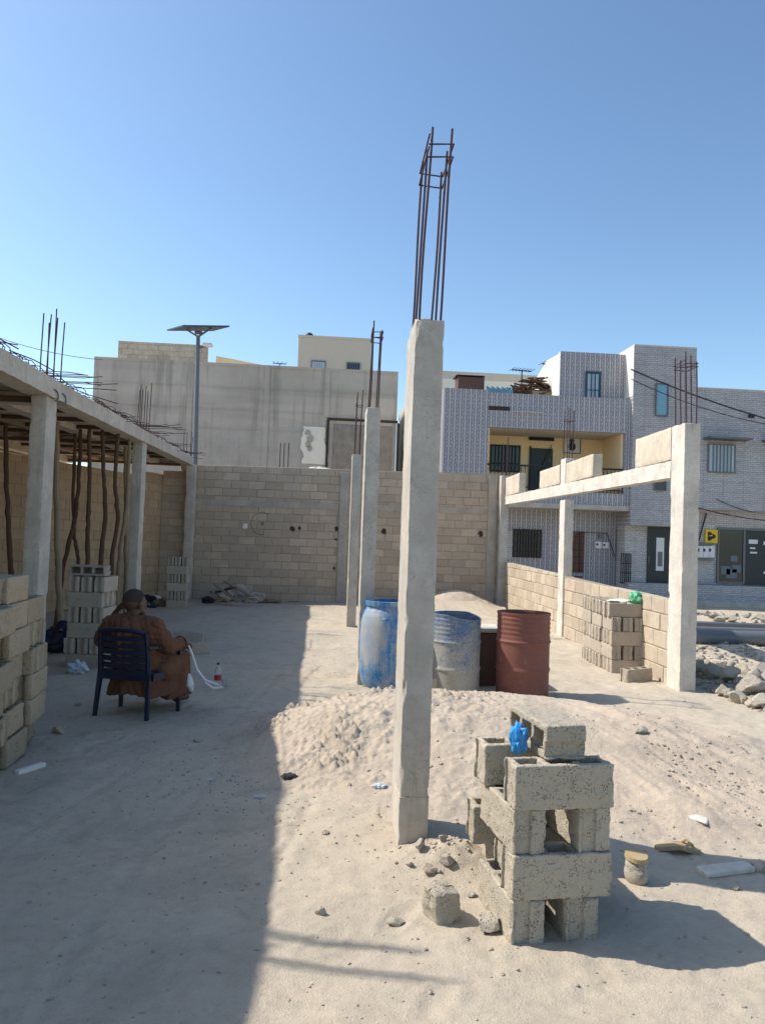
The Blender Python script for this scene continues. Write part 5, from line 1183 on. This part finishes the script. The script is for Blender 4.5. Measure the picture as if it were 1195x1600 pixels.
window(h2, 1025, 601, 1040, 649, Y2, M['bluegl'], 0, M['steel'], (), .04)
window(h2, 1022, 753, 1038, 766, Y2, M['glass'], 0, M['steel'], (), .03)
window(h2, 1107, 695, 1145, 738, Y2, M['curtain'], 7, M['steel'], (), .04, M['steel'])
fbox(h2, 'window_canopy', 1098, 684, 1163, 690, Y2, 0, M['steel'], .45)
fbox(h2, 'window_canopy', 1189, 688, 1255, 694, Y2, 0, M['steel'], .45)
d = fbox(h2, 'door', 1011, 823, 1048, 913, Y2G, 0, M['gdoor'], .03); gl = fbox(d, 'door_glass', 1025, 840, 1036, 892, Y2G-.031, .002, M['bluegl'], .006); 
gl.data.materials.clear(); gl.data.materials.append(M['white']); fbox(d, 'glass_smear', 1027, 862, 1034, 885, Y2G-.038, .0, M['steel'], .002)
MB().tube([at(1013, 868, Y2G-.07), at(1013, 880, Y2G-.07)], .018, 6).build('handle', M['steel'], d)
sh = fbox(h2, 'shopfront', 1122, 827, 1158, 912, Y2G, 0, M['glass'], .03)
mb = MB(); p, q = at(1122, 827, Y2G), at(1158, 912, Y2G); mb.box(p.x-.05, p.x, Y2G-.06, Y2G-.001, q.z, p.z+.05); mb.box(p.x, q.x+2, Y2G-.06, Y2G-.001, p.z+.002, p.z+.05); mb.box(q.x, q.x+.06, Y2G-.06, Y2G-.001, q.z, p.z); mb.box(p.x, q.x, Y2G-.06, Y2G-.031, q.z, q.z+.05); mb.build('frame', M['steel'], sh)
mb = MB()
for (px, py, r) in ((1133, 890, .14), (1142, 895, .16), (1150, 888, .13), (1146, 872, .10)): p = at(px, py, Y2G-.031); mb.box(p.x-r, p.x+r, Y2G-.034, Y2G-.0305, p.z-r, p.z+r*.7)
mb.build('goods_in_window', simple('dim_goods', (.16, .19, .22), .6, .5, 12, 0), sh)
d = fbox(h2, 'shop_door', 1161, 829, 1240, 916, Y2G, 0, M['gdoor'], .035)
for i, (u0, v0, u1, v1) in enumerate(((1169, 843, 1183, 850), (1171, 855, 1179, 858), (1171, 862, 1182, 865), (1192, 846, 1206, 852), (1192, 893, 1206, 897))): fbox(d, 'notice', u0, v0, u1, v1, Y2G-.036, .0, M['white'], .004)
sg = fbox(h2, 'wall_sign', 1100, 827, 1120, 849, Y2G, 0, M['yellow'], .06); p = at(1110, 838, Y2G-.061)
V = []; n = 24
for k in range(n):
    a = 2*math.pi*k/n; r = .115*(1+.28*math.cos(3*a)); V.append((p.x+r*math.cos(a), Y2G-.066, p.z+r*math.sin(a)))
mb = MB(); mb.add(V+[(v[0], v[1]+.004, v[2]) for v in V], [tuple(range(n))]+[(k, (k+1) % n, n+(k+1) % n, n+k) for k in range(n)]); mb.build('sign_emblem', M['iron'], sg)
V = [(p.x+.035*math.cos(a)*1.5, Y2G-.069, p.z+.02+.02*math.sin(a)) for a in np.linspace(0, 5.9, 12)]; mk('emblem_eye', V, [tuple(range(12))], M['yellow'], sg)
for i, px in enumerate((1087, 1096, 1105)):
    mbx = fbox(h2, 'meter_box', px, 853, px+8, 871, Y2G, 0, M['white'], .10); fbox(mbx, 'dial', px+2, 857, px+5, 862, Y2G-.101, .002, M['iron'], .004)
mb = MB(); p, q = at(1086, 850, Y2G), at(1112, 874, Y2G); mb.box(p.x, q.x, Y2G-.11, Y2G-.001, p.z, p.z+.04); mb.box(p.x, q.x, Y2G-.11, Y2G-.001, q.z-.04, q.z); mb.box(p.x, p.x+.03, Y2G-.109, Y2G-.001, q.z, p.z); mb.build('meter_frame', M['steel'], h2)
MB().tube([at(1091, 845, Y2G-.05), at(1103, 802, Y2G-.05)], .02, 6).build('wall_cable', M['iron'], h2, True)
gr = MB(); 
for k in range(6): p = at(970+k*3, 865, Y2G-.08); q = at(970+k*3, 912, Y2G-.08); gr.box(p.x-.012, p.x+.012, Y2G-.09, Y2G-.07, q.z, p.z)
for py in (865, 880, 895, 910): p, q = at(969, py, Y2G-.08), at(986, py, Y2G-.08); gr.box(p.x, q.x, Y2G-.10, Y2G-.091, p.z-.012, p.z+.012)
gr.build('iron_gate', M['iron'], h2)
fbox(h2, 'wall_vent', 1168, 648, 1176, 653, Y2, 0, M['iron'], .08)
# overhead cables
def cable(label, A, B, sag, r=.012, mat=None):
    A = Vector(A); B = Vector(B); P = [A.lerp(B, k/16) - Vector((0, 0, sag*4*(k/16)*(1-k/16))) for k in range(17)]
    tag(MB().tube(P, r, 5).build('overhead_cable', mat or M['iron'], None, True), label, 'cable', 'overhead cables')
cable('thick black cable slanting down right across the stone-tiled house', at(985, 577, 21.4), at(1290, 678, 19.5), .15, .022)
cable('thin cable running beside the thick one from the tower corner to the column bars', at(985, 592, 21.4), at(1240, 670, 20), .2, .012)
cable('thin cable sagging low across the wall above the shopfront', at(1085, 792, 21.5), at(1260, 816, 21.5), .12, .014)
cable('faint grey cable in the sky above the slab at the far left', at(-60, 505, 24), at(160, 562, 27), .2, .010, M['steel'])
cable('cable from the window ledge down to the yellow sign', at(1118, 779, 21.5), at(1175, 800, 21.5), .05, .012)
# ------------------------------------------------------------------ roof clutter
def antenna(label, px, py, pyb, w, n, Y=24, rz=.15):
    p = at(px, py, Y); b_ = at(px, pyb, Y); t = thing('roof_antenna', label, 'antenna', (p.x, Y, b_.z-.3), rz, 'roof antennas'); h = p.z-b_.z+.3
    MB().tube([(0, 0, 0), (0, 0, h)], .02, 6).build('mast', M['iron'], t); MB().tube([(-w/2, 0, h), (w/2, 0, h)], .018, 6).build('boom', M['iron'], t)
    mb = MB()
    for k in range(n): x = -w/2+w*k/(n-1); mb.tube([(x, -.25, h+.02), (x, .25, h+.02)], .01, 5)
    mb.build('elements', M['iron'], t)
fbox(h1, 'roof_dark_strip', 763, 634, 796, 642, Y1-.001, 0, M['dark_in'], .004)  # thin dark strip set on the parapet band, no opening behind it
antenna('television antenna on a mast above the junk on the tiled house roof', 815, 579, 612, .66, 7)
antenna('small antenna bracket left of the tiled stair tower', 856, 569, 590, .40, 4, 23.8)
antenna('tiny antenna on the skyline of the grey building', 437, 568, 573, .5, 4, 31)
o = fbox(None, 'roof_cabinet', 716, 588, 756, 612, 23.0, .6, M['bdoor']); tag(o, 'dark purple-brown cabinet standing on the parapet of the tiled house', 'cabinet'); fbox(o, 'cabinet_lid', 713, 585, 758, 588, 22.95, .7, M['iron'])
o = MB(); p, q = at(760, 603, 22.9), at(800, 640, 22.9)
for k in range(16): x = p.x+(q.x-p.x)*k/16; o.box(x, x+(q.x-p.x)/16*.55, 22.88+.0, 22.93, 5.6, p.z-.03*(k % 3)); o.box(x+(q.x-p.x)/16*.55, x+(q.x-p.x)/16, 22.91, 22.95, 5.6, p.z-.03*(k % 3))
tag(o.build('corrugated_screen', M['bluegl'], None), 'ragged pale blue corrugated sheet screen on the tiled house roof', 'sheet screen')
p = at(838, 606, 22.9); rg = random.Random(5)
t = thing('roof_junk', 'tangled dark heap of sticks and boards on the roof left of the stair tower', 'junk heap', (p.x, 23.3, 5.9)); mb = MB()
for k in range(170): x = rg.uniform(-.65, .6); z = rg.uniform(0, .72)*(1-abs(x-.1)*.6)+.1; a = rg.uniform(-.5, .5); mb.bar((x-.25, rg.uniform(-.3, .3), z-a*.25), (x+.25, rg.uniform(-.3, .3), z+a*.25), .035, .035)
o = mb.build('sticks', M['wood'], t); o['kind'] = 'stuff'
MB().box(-.1, .55, -.25, .2, .0, .38).build('board_box', M['plank'], t)
t = thing('roof_ledge_board', 'thin white board with dark rags along the parapet of the tiled house', 'board', (0, 0, 0)); fbox(t, 'white_board', 797, 643, 845, 645, Y1-.02, 0, M['white'], .10)
